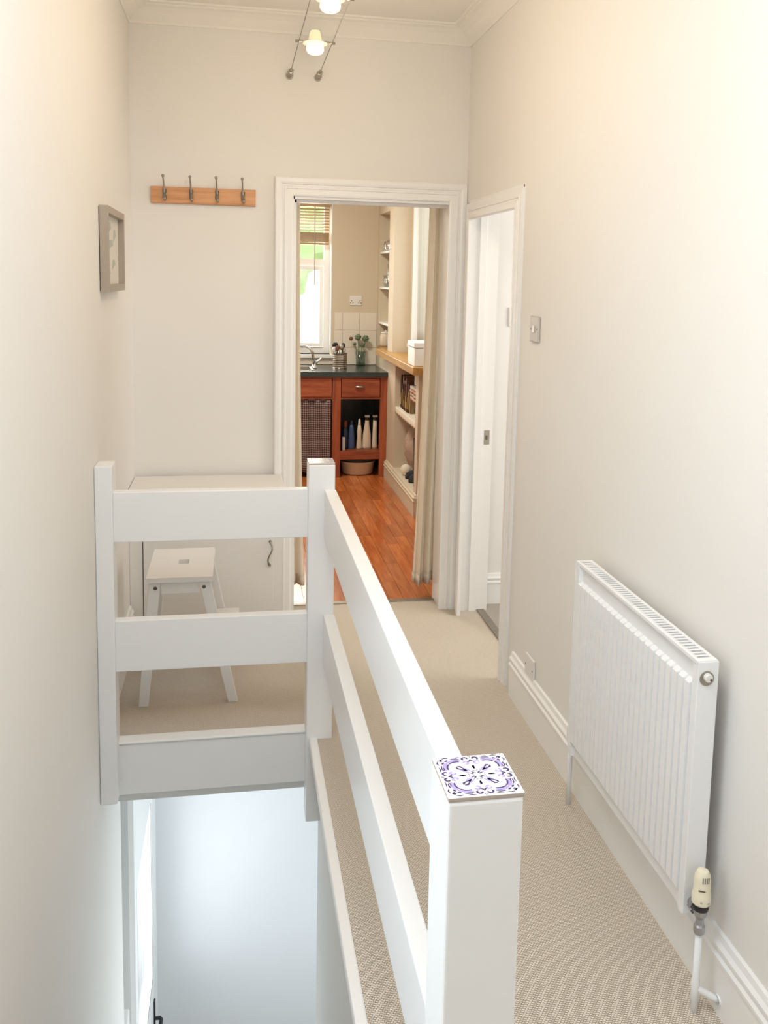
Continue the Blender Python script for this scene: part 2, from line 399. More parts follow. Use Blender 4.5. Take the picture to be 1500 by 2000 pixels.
# jamb linings and door stops
o = obj('door_1', B((dx0-.004, D-.002, 0), (dx0+.006, DK+.01, dz), (dx1-.01, D-.002, 0), (dx1+.012, DK+.01, dz), (dx0, D-.002, dz-.012), (dx1, DK+.01, dz+.002),
                    (dx0+.006, D+.05, 0), (dx0+.018, D+.085, dz-.012), (dx0+.006, D+.05, dz-.024), (dx1-.01, D+.085, dz-.012)), 'trim_white')
struct(o, 'white lining of the open kitchen doorway, no door leaf', 'door frame')
dr = sroot('door_2', (XR+.07, sy1, 0), 'white lining of the doorway leading to the bright side room', 'door frame')
each('jamb', 'trim_white', dr, (XR-.002, sy1-.012, 0), (XR+.15, sy1+.002, dz), (XR-.002, sy0-.002, 0), (XR+.15, sy0+.012, dz), (XR-.002, sy0, dz-.012), (XR+.15, sy1, dz+.002))
each('door_stop', 'trim_white', dr, (XR+.055, sy1-.026, 0), (XR+.09, sy1-.012, dz-.012), (XR+.055, sy0+.012, 0), (XR+.09, sy0+.026, dz-.012), bevel=.002)
obj('strike_plate', B((XR+.108, sy1-.0135, .83), (XR+.135, sy1-.0115, .90)), 'brushed_metal', dr)
obj('latch_hole', B((XR+.114, sy1-.0145, .855), (XR+.125, sy1-.0112, .875)), 'screw_dark', dr)
o = obj('trim_4', B((XR+.10, sy0+.012, -.01), (XR+.135, sy1-.012, .006)), 'pewter'); struct(o, 'dull metal threshold strip between the two carpets', 'threshold strip')
o = obj('trim_5', B((dx0+.018, DK-.045, -.01), (dx1-.012, DK-.012, .005)), 'pewter', bevel=.002); struct(o, 'metal threshold strip where carpet meets the wooden kitchen floor', 'threshold strip')
# skirting boards
SK = [(0, 0), (.016, 0), (.016, .118), (.020, .122), (.020, .130), (.014, .136), (.014, .142), (.018, .147), (.018, .154), (.011, .162), (.008, .176), (0, .178)]
bm = bmesh.new(); sweep(bm, [(XR, YR), (XR, sy0-.078)], SK, lambda a, b, v: (a, b, v))
o = obj('baseboard_right', bm, 'trim_white'); struct(o, 'white moulded skirting along the right wall under the radiator', 'skirting')
bm = bmesh.new(); sweep(bm, [(XL, 4.03), (XL, FY+.005)], SK, lambda a, b, v: (a, b, v))
o = obj('baseboard_left', bm, 'trim_white'); struct(o, 'white skirting on the left wall beside the step stool', 'skirting')

# stairwell: fascias, nosings and lower walls
o = obj('trim_6', B((XL, 3.142, -.19), (.262, 3.186, -.002)), 'gloss_white', bevel=.002); struct(o, 'white fascia board under the far edge of the landing', 'fascia board')
o = obj('trim_7', B((XL, 3.136, -.004), (.262, 3.19, .006)), 'gloss_white', bevel=.004); struct(o, 'white nosing strip along the far edge of the carpet', 'nosing')
o = obj('trim_8', B((.255, 1.02, -.03), (.284, 3.186, .004)), 'trim_white', bevel=.005); struct(o, 'cream nosing strip beside the long side of the carpet', 'nosing')
o = obj('wall_stair', B((.296, 1.05, LF), (.40, 3.15, -.012)), 'lower_wall_paint'); struct(o, 'cream wall of the stairwell below the landing edge', 'wall')
o = obj('wall_hall', B((-.65, 4.98, LF), (1.3, 5.1, -.2)), 'hall_wall_paint'); struct(o, 'bright white far wall at the bottom of the stairs', 'wall')
o = obj('wall_hall_right', B((1.2, 3.15, LF), (1.3, 4.98, -.2), (.40, 3.05, LF), (1.3, 3.15, -.2)), 'lower_wall_paint'); struct(o, 'side wall of the lower hall hidden behind the stairwell wall', 'wall')
gy0, gy1, gz0, gz1 = 4.00, 4.72, -2.16, -1.15
o = obj('wall_hall_left', B((-.65, 3.60, LF), (-.50, 3.95, -.24), (-.65, 3.95, LF), (-.463, 3.99, -.24), (-.65, 3.99, LF), (-.463, 4.98, gz0-1.0), (-.65, 3.99, gz1+.05), (-.437, 4.98, -.24), (-.65, 4.80, LF), (-.437, 4.98, gz1+.05)), 'lower_wall_paint')
struct(o, 'cream wall around the glazed door below', 'wall')
o = obj('trim_9', B((-.463, 3.93, LF), (-.437, 3.99, -.24)), 'trim_white', bevel=.003); struct(o, 'pale vertical casing beside the glazed door below', 'casing')
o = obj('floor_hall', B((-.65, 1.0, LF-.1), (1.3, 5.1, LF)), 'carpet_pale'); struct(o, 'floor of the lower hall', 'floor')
o = obj('ceiling_hall', B((-.65, 3.19, -.24), (1.3, 5.1, -.2)), 'lower_wall_paint'); struct(o, 'underside of the landing floor', 'ceiling')
# staircase (going down and away from the viewpoint)
st = sroot('staircase', (0, 1.1, LF), 'carpeted stairs dropping away below the railing', 'stairs')
for i in range(14):
    z = -(i+1)*(-LF/15); y = 1.06 + i*.2
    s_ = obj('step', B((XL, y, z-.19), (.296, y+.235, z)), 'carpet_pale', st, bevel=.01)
# glazed door at the bottom of the stairs
fd = sroot('door_3', (-.5, 4.56, LF), 'white glazed front door at the foot of the stairs', 'door')
framebox(fd, 'door_leaf', 'yz', (3.99, 4.80, LF, gz1+.05), (-.49, -.44), .05, 'bright_white', ((4.04, gy0+.035, LF+.05, gz1), (4.04, 4.75, LF+.05, gz0), ))
obj('pane', B((-.468, gy0, gz0), (-.462, gy1+.03, gz1)), 'window_glass', fd)
obj('gasket', B((-.4405, gy1, gz0), (-.4385, gy1+.006, gz1), (-.4405, gy0+.03, gz0-.006), (-.4385, gy1, gz0)), 'screw_dark', fd)
bm = bmesh.new(); tube(bm, [(-.44, 4.77, -2.44), (-.405, 4.77, -2.44), (-.400, 4.76, -2.44), (-.400, 4.66, -2.44)], .010, 8)
box(bm, (-.441, 4.755, -2.54), (-.432, 4.785, -2.33)); obj('door_handle', bm, 'black_plastic', fd)
jb = obj('meter_box', B((-.499, 3.62, -1.98), (-.448, 3.76, -1.52)), 'plastic_white', bevel=.006)
tag(jb, 'small pale wall box low on the left wall of the stairwell', 'box')

# side room through the right doorway
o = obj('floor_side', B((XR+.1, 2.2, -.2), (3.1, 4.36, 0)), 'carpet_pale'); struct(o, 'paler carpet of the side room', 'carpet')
o = obj('wall_side_far', B((XR+.14, 4.36, -.2), (3.1, 4.46, ZC)), 'side_room_paint'); struct(o, 'white wall of the side room seen through the right doorway', 'wall')
o = obj('wall_side_right', B((3.1, 2.1, -.2), (3.2, 4.46, ZC), (XR+.14, 2.1, -.2), (3.2, 2.2, ZC)), 'side_room_paint'); struct(o, 'white outer wall of the side room', 'wall')
o = obj('ceiling_side', B((XR+.14, 2.1, ZC), (3.2, 4.46, ZC+.1)), 'side_room_paint'); struct(o, 'ceiling of the side room', 'ceiling')
bm = bmesh.new(); sweep(bm, [(3.1, 4.36), (XR+.15, 4.36)], [(u, v*.87) for u, v in SK], lambda a, b, v: (a, b, v))
o = obj('baseboard_side', bm, 'bright_white'); struct(o, 'white skirting board in the side room', 'skirting')

# kitchen shell
wx0, wx1, wz0, wz1 = -.25, .817, .955, 2.28
kb = struct(obj('wall_far', B((KL, KB, -.2), (wx0, KB+.22, ZC), (wx1, KB, -.2), (1.75, KB+.22, ZC), (wx0, KB, -.2), (wx1, KB+.22, wz0), (wx0, KB, wz1), (wx1, KB+.22, ZC)), 'kitchen_paint'),
            'warm beige far wall of the kitchen with the window', 'wall')
g_ = obj('grout', B((wx1+.03, KB-.004, .866), (KR, KB, 1.323), (wx0, KB-.004, .866), (wx1+.03, KB, .925)), 'grout', kb)
t0 = None
for j in range(3):
    for i in range(3):
        x1 = KR-.002-i*.151; x0 = max(x1-.148, wx1+.032); z0 = .868+j*.151
        tl = obj('tile', B((x0, KB-.010, z0), (x1, KB-.003, z0+.148)), 'tile_white', kb, bevel=.002, seg=1)
for i in range(6):
    obj('tile', B((wx1+.025-i*.151-.148, KB-.010, .868), (wx1+.025-i*.151, KB-.003, .922)), 'tile_white', kb, bevel=.002, seg=1)
struct(obj('wall_kitchen_left', B((KL-.1, DK, -.2), (KL, KB+.2, ZC), (KL, DK-.16, -.2), (XL-.15, DK, ZC)), 'kitchen_paint'), 'left wall of the kitchen', 'wall')
struct(obj('ceiling_kitchen', B((KL-.1, DK, ZC), (1.85, KB+.22, ZC+.1)), 'ceiling_paint'), 'kitchen ceiling', 'ceiling')
# column and alcove wall: y 7.2..8.03 at x 1.22
ay0, ay1 = 7.43, 7.955
struct(obj('wall_alcove', B((KR, 7.20, 1.03), (1.36, ay0, ZC), (KR, ay1, -.2), (1.75, KB, ZC), (KR, ay0, 2.16), (1.36, ay1, ZC), (1.36, 7.20, 1.03), (1.75, ay1, ZC)), 'kitchen_paint'),
       'beige column and shelved alcove standing on the wooden ledge', 'wall')
# low wall with the bookcase opening
hy0, by0, by1 = 6.10, 6.19, 7.03
struct(obj('wall_low', B((KR, hy0, 0), (1.62, by0, .989), (KR, by1, 0), (1.62, ay1, .989), (KR, by0, .955), (1.62, by1, .989), (KR, by0, 0), (1.62, by1, .15), (1.58, by0, .15), (1.62, by1, .955)), 'kitchen_paint'),
       'low beige wall under the wooden ledge with a shelved opening', 'wall')
bm = bmesh.new(); sweep(bm, [(1.62, hy0), (KR, hy0), (KR, 7.37)][::-1], [(-u*1.3, v*.84) for u, v in SK][::-1], lambda a, b, v: (a, b, v))
struct(obj('baseboard_kitchen', bm, 'kitchen_paint'), 'beige skirting under the low kitchen wall', 'skirting')
# window wall on the right, with window
vy0, vy1, vz0, vz1 = 5.6, 7.12, 1.12, 2.3
struct(obj('wall_kitchen_right', B((1.36, vy1, 1.044), (1.75, 7.2, ZC), (1.36, DK, -.2), (1.75, vy0, ZC), (1.36, vy0, vz1), (1.75, vy1, ZC), (1.36, vy0, 1.044), (1.75, vy1, vz0), (1.62, vy0, -.2), (1.75, ay1, 1.0)), 'kitchen_paint'),
       'right wall of the kitchen around the side window', 'wall')
# wooden kitchen floor, plank by plank
fk = sroot('floor_kitchen', (0, DK, 0), 'orange brown wooden strip floor of the kitchen', 'floor')
obj('subfloor', B((KL, DK-.04, -.2), (1.62, KB, -.016)), 'dark_hollow', fk)
pw = .072; x = KR+.2; row = 0
while x > KL:
    y = DK-.012; yy = y - random.uniform(.05, .6)
    while yy < 7.9:
        L_ = random.choice((.28, .42, .55, .7, .9))
        a, b = max(y, yy), min(KB, yy+L_)
        if b-a > .03: obj('plank', B((x-pw+.0008, a+.0006, -.015), (x-.0008, b-.0006, random.uniform(-.0006, .0003))), 'floor_oak', fk)
        yy += L_
    x -= pw; row += 1
# kitchen window 1
w1 = sroot('window_1', (.28, KB+.15, wz0), 'white framed kitchen window above the sink', 'window')
fy0, fy1 = KB+.11, KB+.17
framebox(w1, 'frame', 'xz', (wx0, wx1, wz0, wz1), (fy0, fy1), .055, 'bright_white', ((wx0+.055, wx1-.055, 1.715, 1.775), (.285, .335, wz0+.055, 1.715)))
framebox(w1, 'sash', 'xz', (.340, .758, 1.014, 1.711), (fy0-.015, fy0+.028), .033, 'bright_white')
obj('pane', B((wx0+.04, fy0+.03, wz0+.04), (wx1-.04, fy0+.036, wz1-.04)), 'window_glass', w1)
obj('sill', B((wx0-.03, KB-.04, wz0-.03), (wx1+.03, KB+.11, wz0)), 'bright_white', w1, bevel=.005)
each('reveal', 'bright_white', w1, (wx1-.004, KB-.002, wz0), (wx1+.004, KB+.11, wz1), (wx0-.004, KB-.002, wz0), (wx0+.004, KB+.11, wz1))
# blind
bl = thing('wooden_blind', 'pale wooden slatted blind, half raised, at the top of the kitchen window', 'blind', (.28, KB+.05, 2.25))
obj('headrail', B((wx0+.01, KB+.02, 2.215), (wx1-.012, KB+.08, 2.262)), 'blind_wood', bl, bevel=.002)
sl0 = None
for i in range(8):
    z = 2.195-i*.0245
    bm = bmesh.new(); c = (0, KB+.05, z)
    vs = [(wx0+.015, KB+.05-.019, z-.008), (wx0+.015, KB+.05+.019, z+.006), (wx0+.015, KB+.05+.019, z+.009), (wx0+.015, KB+.05-.019, z-.005)]
    prism(bm, vs, (wx1-.02-wx0-.015, 0, 0)); obj('slat', bm, 'blind_wood', bl)
for i in range(11):
    z = 1.995-i*.0075
    obj('slat', B((wx0+.015, KB+.026, z-.0028), (wx1-.02, KB+.074, z+.0028)), 'blind_wood', bl)
obj('bottom_rail', B((wx0+.015, KB+.022, 1.895), (wx1-.02, KB+.078, 1.912)), 'blind_wood', bl, bevel=.003)
bm = bmesh.new(); tube(bm, [(.672, KB+.012, 2.22), (.672, KB+.012, 1.55)], .004, 6); obj('tilt_wand', bm, 'frame_wood', bl)
for xx in (.585, .12):
    bm = bmesh.new(); tube(bm, [(xx, KB+.028, 2.215), (xx, KB+.028, 1.90)], .0015, 5); obj('cord', bm, 'pale_plastic', bl)
# right kitchen window 2
w2 = sroot('window_2', (1.5, 6.3, vz0), 'tall white framed side window of the kitchen above the wooden ledge', 'window')
framebox(w2, 'frame', 'yz', (vy0, vy1, vz0, vz1), (1.41, 1.48), .06, 'bright_white', ((6.28, 6.34, vz0+.06, vz1-.06),))
obj('pane', B((1.44, vy0+.05, vz0+.04), (1.446, vy1-.05, vz1-.04)), 'window_glass', w2)
obj('sill', B((1.325, vy0, vz0-.03), (1.41, vy1+.02, vz0)), 'bright_white', w2, bevel=.004)
obj('reveal', B((1.355, vy1-.004, vz0), (1.41, vy1+.004, vz1)), 'bright_white', w2)
# unseen windows added for their daylight, behind and left of the viewpoint
w3 = sroot('added_window_3', (.35, YR-.08, 1.2), 'added white framed window in the wall behind the viewpoint, there for daylight', 'window')
w5 = sroot('added_window_4', (XL-.08, 1.15, .30), 'made-up white framed tall window in the left wall, out of the picture, added for daylight', 'window')
framebox(w5, 'frame', 'yz', LW, (XL-.13, XL-.08), .04, 'bright_white')
framebox(w3, 'frame', 'xz', (RW[0], RW[1], RW[2], RW[3]), (YR-.13, YR-.08), .05, 'bright_white')


# ================================================================ BALUSTRADE
rl = thing('railing', 'white painted railing round the stairwell with tile-capped posts and flat rails', 'railing', (.30, 2.1, 0))
obj('post', B((.253, 1.020, -.19), (.349, 1.118, .9805)), 'gloss_white', rl, bevel=.005, seg=3)
obj('post', B((.245, 3.080, -.31), (.335, 3.175, .9805)), 'gloss_white', rl, bevel=.004, seg=3)
p_ = obj('half_post', B((XL+.0005, 3.080, -.187), (-.394, 3.175, .986)), 'gloss_white', rl, bevel=.004, seg=3)
for z0, z1 in ((.728, .895), (.280, .455)):
    obj('rail', B((.299, 1.116, z0), (.338, 3.082, z1)), 'gloss_white', rl, bevel=.003)
    obj('rail', B((-.396, 3.098, z0-.003), (.247, 3.138, z1)), 'gloss_white', rl, bevel=.003)
def post_tile(x0, y0, s, label):
    bm = B((x0, y0, .9810), (x0+s, y0+s, .9862)); bm.normal_update()
    for f in bm.faces: f.material_index = 0 if f.normal.z > .5 else 1
    tl = obj('tile', bm, ['glazed_tile', 'tile_edge'], rl, bevel=.0008, seg=1); tl['label'] = label
    obj('mortar', B((x0+.001, y0+.001, .9800), (x0+s-.001, y0+s-.001, .9815)), 'tile_edge', tl)
    cx, cy = x0+s/2, y0+s/2; h = s/2
    zt = .98625
    def strip(bm, pts, wd, z=0):
        pts = [Vector((cx+a*h, cy+b*h, zt+z)) for a, b in pts]
        vs = []
        for i, p in enumerate(pts):
            d = (pts[min(i+1, len(pts)-1)]-pts[max(0, i-1)]).normalized(); nn = Vector((-d.y, d.x, 0))
            k = wd*h*.5*(1.35 if z else 1)*(1 if 0 < i < len(pts)-1 else .35)
            vs.append((bm.verts.new(p-nn*k), bm.verts.new(p+nn*k)))
        for a, b in zip(vs, vs[1:]): bm.faces.new((a[0], b[0], b[1], a[1]))
    def rots(pts): 
        out = []
        for k in range(4):
            c, s_ = (1, 0, -1, 0)[k], (0, 1, 0, -1)[k]
            for mir in (1, -1):
                out.append([(c*a*mir-s_*b, s_*a*mir+c*b) for a, b in pts])
        return out
    lav = bmesh.new(); ind = bmesh.new()
    def arc(cxa, cya, r, a0, a1, n=9): return [(cxa+r*math.cos(math.radians(a0+(a1-a0)*i/(n-1))), cya+r*math.sin(math.radians(a0+(a1-a0)*i/(n-1)))) for i in range(n)]
    for q in rots(arc(.40, .40, .375, 44, 108)): strip(lav, q, .10)
    for q in rots(arc(.15, .62, .07, 0, 300, 8)): strip(lav, q, .07)
    for q in rots([(.08, .12), (.2, .3), (.33, .42)]): strip(lav, q, .06)
    for q in rots(arc(.40, .40, .30, 45, 108)): strip(ind, q, .035, .0001)
    for q in rots(arc(.40, .40, .46, 47, 62, 4)): strip(ind, q, .045, .0001)
    for q in rots(arc(.40, .40, .46, 70, 100, 5)): strip(ind, q, .03, .0001)
    for q in rots([(.78, .74), (.84, .80), (.80, .86)]): strip(ind, q, .045, .0001)
    for q in rots([(.58, .90), (.68, .93), (.78, .90)]): strip(ind, q, .035, .0001)
    for q in rots([(.26, .93), (.36, .91), (.48, .93)]): strip(ind, q, .03, .0001)
    for q in rots(arc(.14, .82, .075, -60, 190, 7)): strip(ind, q, .045, .0001)
    for q in rots([(.0, .78), (.03, .70), (.10, .66)]): strip(ind, q, .04, .0001)
    for q in rots([(.02, .97), (.02, .88)]): strip(ind, q, .03, .0001)
    for q in rots([(.28, .84), (.36, .80), (.46, .80)]): strip(ind, q, .03, .0001)
    for q in rots([(.30, .36), (.36, .45), (.44, .46)]): strip(ind, q, .055, .0001)
    for q in rots([(.20, .20), (.27, .26), (.36, .30)]): strip(ind, q, .05, .0001)
    for q in rots([(.0, .30), (.0, .38), (.02, .48)]): strip(ind, q, .05, .0001)
    for q in rots([(.04, .08), (.08, .12), (.10, .17)]): strip(ind, q, .04, .0001)
    for q in rots([(.02, .20), (.08, .24)]): strip(ind, q, .035, .0001)
    a = obj('printed_border', lav, 'print_lavender', tl); b = obj('printed_motif', ind, 'print_indigo', tl)
post_tile(.2535, 1.0205, .0965, 'white glazed tile with purple and indigo scroll and leaf pattern')
post_tile(.2455, 3.0835, .089, 'glazed tile capping the far post, its pattern lost in glare')

# ================================================================ RADIATOR
ra = thing('radiator', 'white ribbed panel radiator on the right wall, with grille top', 'radiator', (1.01, 2.13, 0))
rx0, rx1, ry0, ry1, rz0, rz1 = .986, 1.036, 1.768, 2.508, .205, .800
nr = 23; pitch = (ry1-ry0-.05)/nr
def radf(u, v):
    y = ry0+.004+u*(ry1-ry0-.008); z = rz0+v*(rz1-rz0)
    t = (y-ry0-.025)/pitch; k = max(0, min(1, (min(t, nr-t))*3)); fz = max(0, min(1, (z-rz0-.028)/.02))*max(0, min(1, (rz1-.055-z)/.007))
    ph = t % 1
    h = 0
    if 0 <= t <= nr: h = (1 if .26 <= ph <= .86 else (ph-.12)/.14 if .12 <= ph <= .26 else (1-ph)/.14 if ph > .86 else 0)
    return (rx0+.0145-h*.0140*fz - (0 if 0 <= t <= nr else .010), y, z)
bm = bmesh.new()
us = sorted(set([0, 1]+[((ry0+.025+(i+ph)*pitch)-ry0-.004)/(ry1-ry0-.008) for i in range(nr) for ph in (.0, .12, .26, .86)]+[((ry1-.025)-ry0-.004)/(ry1-ry0-.008)]))
vs_ = [0, .03, .028/.595, .048/.595, .5, (.595-.062)/.595, (.595-.055)/.595, .95, 1]
V = [[bm.verts.new(radf(u, v)) for v in vs_] for u in us]
for i in range(len(us)-1):
    for j in range(len(vs_)-1): bm.faces.new((V[i][j], V[i][j+1], V[i+1][j+1], V[i+1][j]))
bmesh.ops.recalc_face_normals(bm, faces=bm.faces)
o = obj('panel', bm, 'radiator_enamel', ra); solid(o, .002, -1)
each('side_panel', 'radiator_enamel', ra, (rx0+.001, ry0-.001, rz0+.004), (rx1, ry0+.003, rz1), (rx0+.001, ry1-.003, rz0+.004), (rx1, ry1+.001, rz1), bevel=.0015)
obj('back_panel', B((rx1-.004, ry0, rz0), (rx1, ry1, rz1-.002)), 'radiator_enamel', ra)
obj('convector', B((rx0+.020, ry0+.01, rz0+.03), (rx1-.006, ry1-.01, rz1-.03)), 'dark_hollow', ra)
bm = bmesh.new(); box(bm, (rx0+.001, ry0+.003, rz1-.006), (rx0+.010, ry1-.003, rz1+.001)); box(bm, (rx1-.009, ry0+.003, rz1-.006), (rx1-.0005, ry1-.003, rz1+.001))
box(bm, (rx0+.010, ry0+.003, rz1-.006), (rx1-.009, ry0+.022, rz1+.001)); box(bm, (rx0+.010, ry1-.012, rz1-.006), (rx1-.009, ry1-.003, rz1+.001))
nb = 44
for i in range(nb):
    y = ry0+.022+(i+.5)*(ry1-ry0-.034)/nb
    box(bm, (rx0+.009, y+.001, rz1-.004), (rx1-.008, y+.0085, rz1+.0005))
obj('top_grille', bm, 'radiator_enamel', ra)
# bleed plug set in a dark recess on the near end
bm = bmesh.new(); lathe(bm, (1.008, ry0-.002, .763), [(.0165, .001), (.0165, -.001), (.014, -.0015), (.0, -.0015)], 20, 'y'); obj('vent_recess', bm, 'pewter', ra)
bm = bmesh.new(); lathe(bm, (1.008, ry0-.003, .767), [(.0095, .001), (.0095, -.008), (.008, -.010), (0, -.010)], 16, 'y'); pl = obj('vent_plug', bm, 'plastic_white', ra, smooth=False)
bm = bmesh.new(); lathe(bm, (1.012, ry0-.0132, .764), [(.0028, .001), (.0028, -.001), (0, -.001)], 8, 'y'); obj('slot', bm, 'screw_dark', pl)
each('wall_bracket', 'radiator_enamel', ra, (rx1, 1.90, .25), (XR-.001, 1.925, .76), (rx1, 2.36, .25), (XR-.001, 2.385, .76))
# near valve: thermostatic head, body, pipe
vx, vy = 1.008, 1.728
bm = bmesh.new(); lathe(bm, (vx, vy, .262), [(.0, 0), (.018, 0), (.0205, .004), (.0205, .024), (.0185, .028), (.0180, .058), (.0165, .068), (.012, .077), (.004, .080), (0, .080)], 24)
th = obj('thermostat_head', bm, 'plastic_cream', ra, smooth=True); th['label'] = 'cream plastic thermostatic valve head'
md = th.modifiers.new('e', 'EDGE_SPLIT')
def onhead(a, z, w_, h_, r=.0184):
    bm = bmesh.new(); a = math.radians(a); c = Vector((vx+math.cos(a)*r, vy+math.sin(a)*r, z)); t_ = Vector((-math.sin(a), math.cos(a), 0)); n_ = Vector((math.cos(a), math.sin(a), 0))
    prism(bm, [c-t_*w_/2-Vector((0, 0, h_/2)), c+t_*w_/2-Vector((0, 0, h_/2)), c+t_*w_/2+Vector((0, 0, h_/2)), c-t_*w_/2+Vector((0, 0, h_/2))], n_*.0006)
    return bm
for k in range(4): obj('vent_slot', onhead(-115+k*14, .325, .0016, .013), 'screw_dark', th)
obj('scale_mark', onhead(-118, .301, .015, .003, .0190), 'screw_dark', th)
obj('indicator', onhead(-118, .275, .005, .005, .0204), 'plastic_grey', th); obj('indicator', onhead(-70, .272, .004, .004, .0204), 'plastic_grey', th)
bm = bmesh.new(); lathe(bm, (vx, vy, .248), [(0, 0), (.0165, 0), (.0175, .006), (.0155, .014), (0, .014)], 20); obj('collar', bm, 'black_plastic', ra)
bm = bmesh.new(); lathe(bm, (vx, vy, .190), [(0, 0), (.011, 0), (.0125, .004), (.0125, .018), (.009, .022), (.009, .036), (.0145, .046), (.0145, .058), (0, .058)], 12)
tube(bm, [(vx, vy, .236), (vx, vy+.045, .240)], [.012, .011], 10); lathe(bm, (vx-.002, vy+.022, .238), [(.0155, -.005), (.0155, .007)], 6, 'y')
obj('valve_body', bm, 'valve_metal', ra, bevel=.0008)
bm = bmesh.new(); tube(bm, [(vx, vy, .195), (vx, vy, .04), (vx, vy, -.01)], .0078, 12); tube(bm, [(vx, vy, .062), (vx+.012, vy-.004, .052), (vx+.040, vy-.014, .038), (XR-.014, vy-.018, .034)], .0075, 10)
lathe(bm, (vx, vy, .045), [(.0078, -.02), (.0095, -.018), (.0095, .030), (.0078, .034)], 12)
obj('pipe', bm, 'radiator_enamel', ra, smooth=True)
bm = bmesh.new(); lathe(bm, (XR-.018, vy-.018, .034), [(.012, -.002), (.013, .004), (.009, .005)], 14, 'x'); obj('pipe_clip', bm, 'radiator_enamel', ra)
# far valve and pipe
bm = bmesh.new(); tube(bm, [(1.02, ry1+.055, -.01), (1.02, ry1+.055, .235)], .0078, 12); tube(bm, [(1.02, ry1+.055, .228), (1.02, ry1-.002, .228)], .0085, 10)
obj('pipe', bm, 'radiator_enamel', ra, smooth=True)
bm = bmesh.new(); lathe(bm, (1.02, ry1+.055, .215), [(0, 0), (.012, 0), (.014, .01), (.014, .035), (.010, .045), (0, .045)], 14); obj('lockshield_valve', bm, 'plastic_white', ra)

# ================================================================ STEP STOOL
ss = thing('step_stool', 'small white wooden two-step stool against the low cupboard', 'stool', (-.17, 3.60, 0))
bm = bmesh.new()
sx0, sx1, sy0_, sy1_, sz = -.322, -.082, 3.402, 3.782, .500
hx, hy, hw, hh = -.196, 3.60, .020, .028
for a, b in (((sx0, sy0_), (hx-hw, sy1_)), ((hx+hw, sy0_), (sx1, sy1_)), ((hx-hw, sy0_), (hx+hw, hy-hh)), ((hx-hw, hy+hh), (hx+hw, sy1_))):
    box(bm, (*a, sz-.019), (*b, sz))
bmesh.ops.remove_doubles(bm, verts=bm.verts, dist=1e-5)
obj('seat', bm, 'enamel_stool', ss)
def leg(xt, xb, y, w_=.042, t=.019):
    bm = bmesh.new(); prism(bm, [(xt-w_/2, y, sz-.019), (xt+w_/2, y, sz-.019), (xb+w_/2*.85, y, 0), (xb-w_/2*.85, y, 0)], (0, t, 0))
    return obj('leg', bm, 'enamel_stool', ss, bevel=.002)
for y in (3.412, 3.753):
    leg(-.292, -.338, y); leg(-.112, -.008 if y < 3.5 else -.008, y)
each('apron', 'enamel_stool', ss, (-.270, 3.414, .435), (-.134, 3.430, .480), (-.270, 3.754, .435), (-.134, 3.770, .480), bevel=.0015)
obj('step', B((-.105, 3.435, .232), (.016, 3.749, .251)), 'enamel_stool', ss, bevel=.002)
each('stretcher', 'enamel_stool', ss, (-.321, 3.431, .18), (-.303, 3.753, .22), (-.303, 3.56, .19), (-.105, 3.60, .225), bevel=.0015)
for x in (-.290, -.114):
    bm = bmesh.new(); lathe(bm, (x, 3.4125, .458), [(.0075, .001), (.007, -.002), (0, -.0025)], 10, 'y'); obj('bolt', bm, 'screw_dark', ss)

# ================================================================ LOW CUPBOARD
cu = thing('low_cupboard', 'cream painted built-in cupboard below the coat rack, behind the stool', 'cupboard', (-.12, 4.17, 0))
cx0, cx1, cyf = XL+.001, .208, 4.045
obj('body', B((cx0, cyf, 0), (-.396, D-.001, .672), (.172, cyf, 0), (cx1, D-.026, .672), (-.396, cyf, .64), (.172, D-.026, .672), (-.396, cyf+.12, 0), (.172, cyf+.14, .64), (-.396, cyf, 0), (.172, cyf+.1, .05)), 'wall_paint', cu)
obj('cupboard_top', B((cx0, cyf-.018, .672), (cx1+.006, D-.026, .695)), 'wall_paint', cu, bevel=.006)
dd = obj('door', B((-.392, cyf-.006, .055), (.1712, cyf+.014, .638)), 'wall_paint', cu, bevel=.003)
bm = bmesh.new(); pts = []
for i in range(15):
    t = i/14; pts.append((.152+.010*math.sin(2*PI*t)*(1-.1*t), cyf-.008-.022*math.sin(PI*t)**.5, .447-.112*t))
tube(bm, pts, [.0035 if 1 < i < 13 else .006 for i in range(15)], 8)
obj('handle', bm, 'pewter', dd, smooth=True)
obj('gap', B((-.3955, cyf-.0005, .055), (-.3925, cyf+.015, .638)), 'dark_hollow', cu)

# ================================================================ COAT RACK
cr = thing('coat_rack', 'pine board coat rack with four pewter hooks on the end wall', 'coat rack', (-.135, D, 1.955))
bo = obj('board', B((-.364, D-.016, 1.922), (.092, D-.0005, 1.994)), 'rack_pine', cr, bevel=.0015)
for k, x in enumerate((-.305, -.190, -.077, .036)):
    hkd = bmesh.new(); y0 = D-.016
    tube(hkd, [(x, y0-.004, 1.952), (x-.001, y0-.008, 1.975), (x-.002, y0-.014, 2.000), (x-.003, y0-.030, 2.022), (x-.004, y0-.036, 2.035)], [.0060, .0045, .0036, .0034, .0042], 8)
    lathe(hkd, (x-.004, y0-.037, 2.037), [(0, -.007), (.005, -.005), (.007, 0), (.005, .005), (0, .007)], 10)
    tube(hkd, [(x, y0-.003, 1.972), (x+.001, y0-.010, 1.955), (x+.003, y0-.022, 1.938), (x+.003, y0-.034, 1.934), (x+.003, y0-.040, 1.944)], [.0055, .0065, .0068, .0060, .0050], 8)
    box(hkd, (x-.009, y0-.003, 1.944), (x+.009, y0+.001, 1.984))
    obj('hook', hkd, 'pewter', cr, smooth=True)

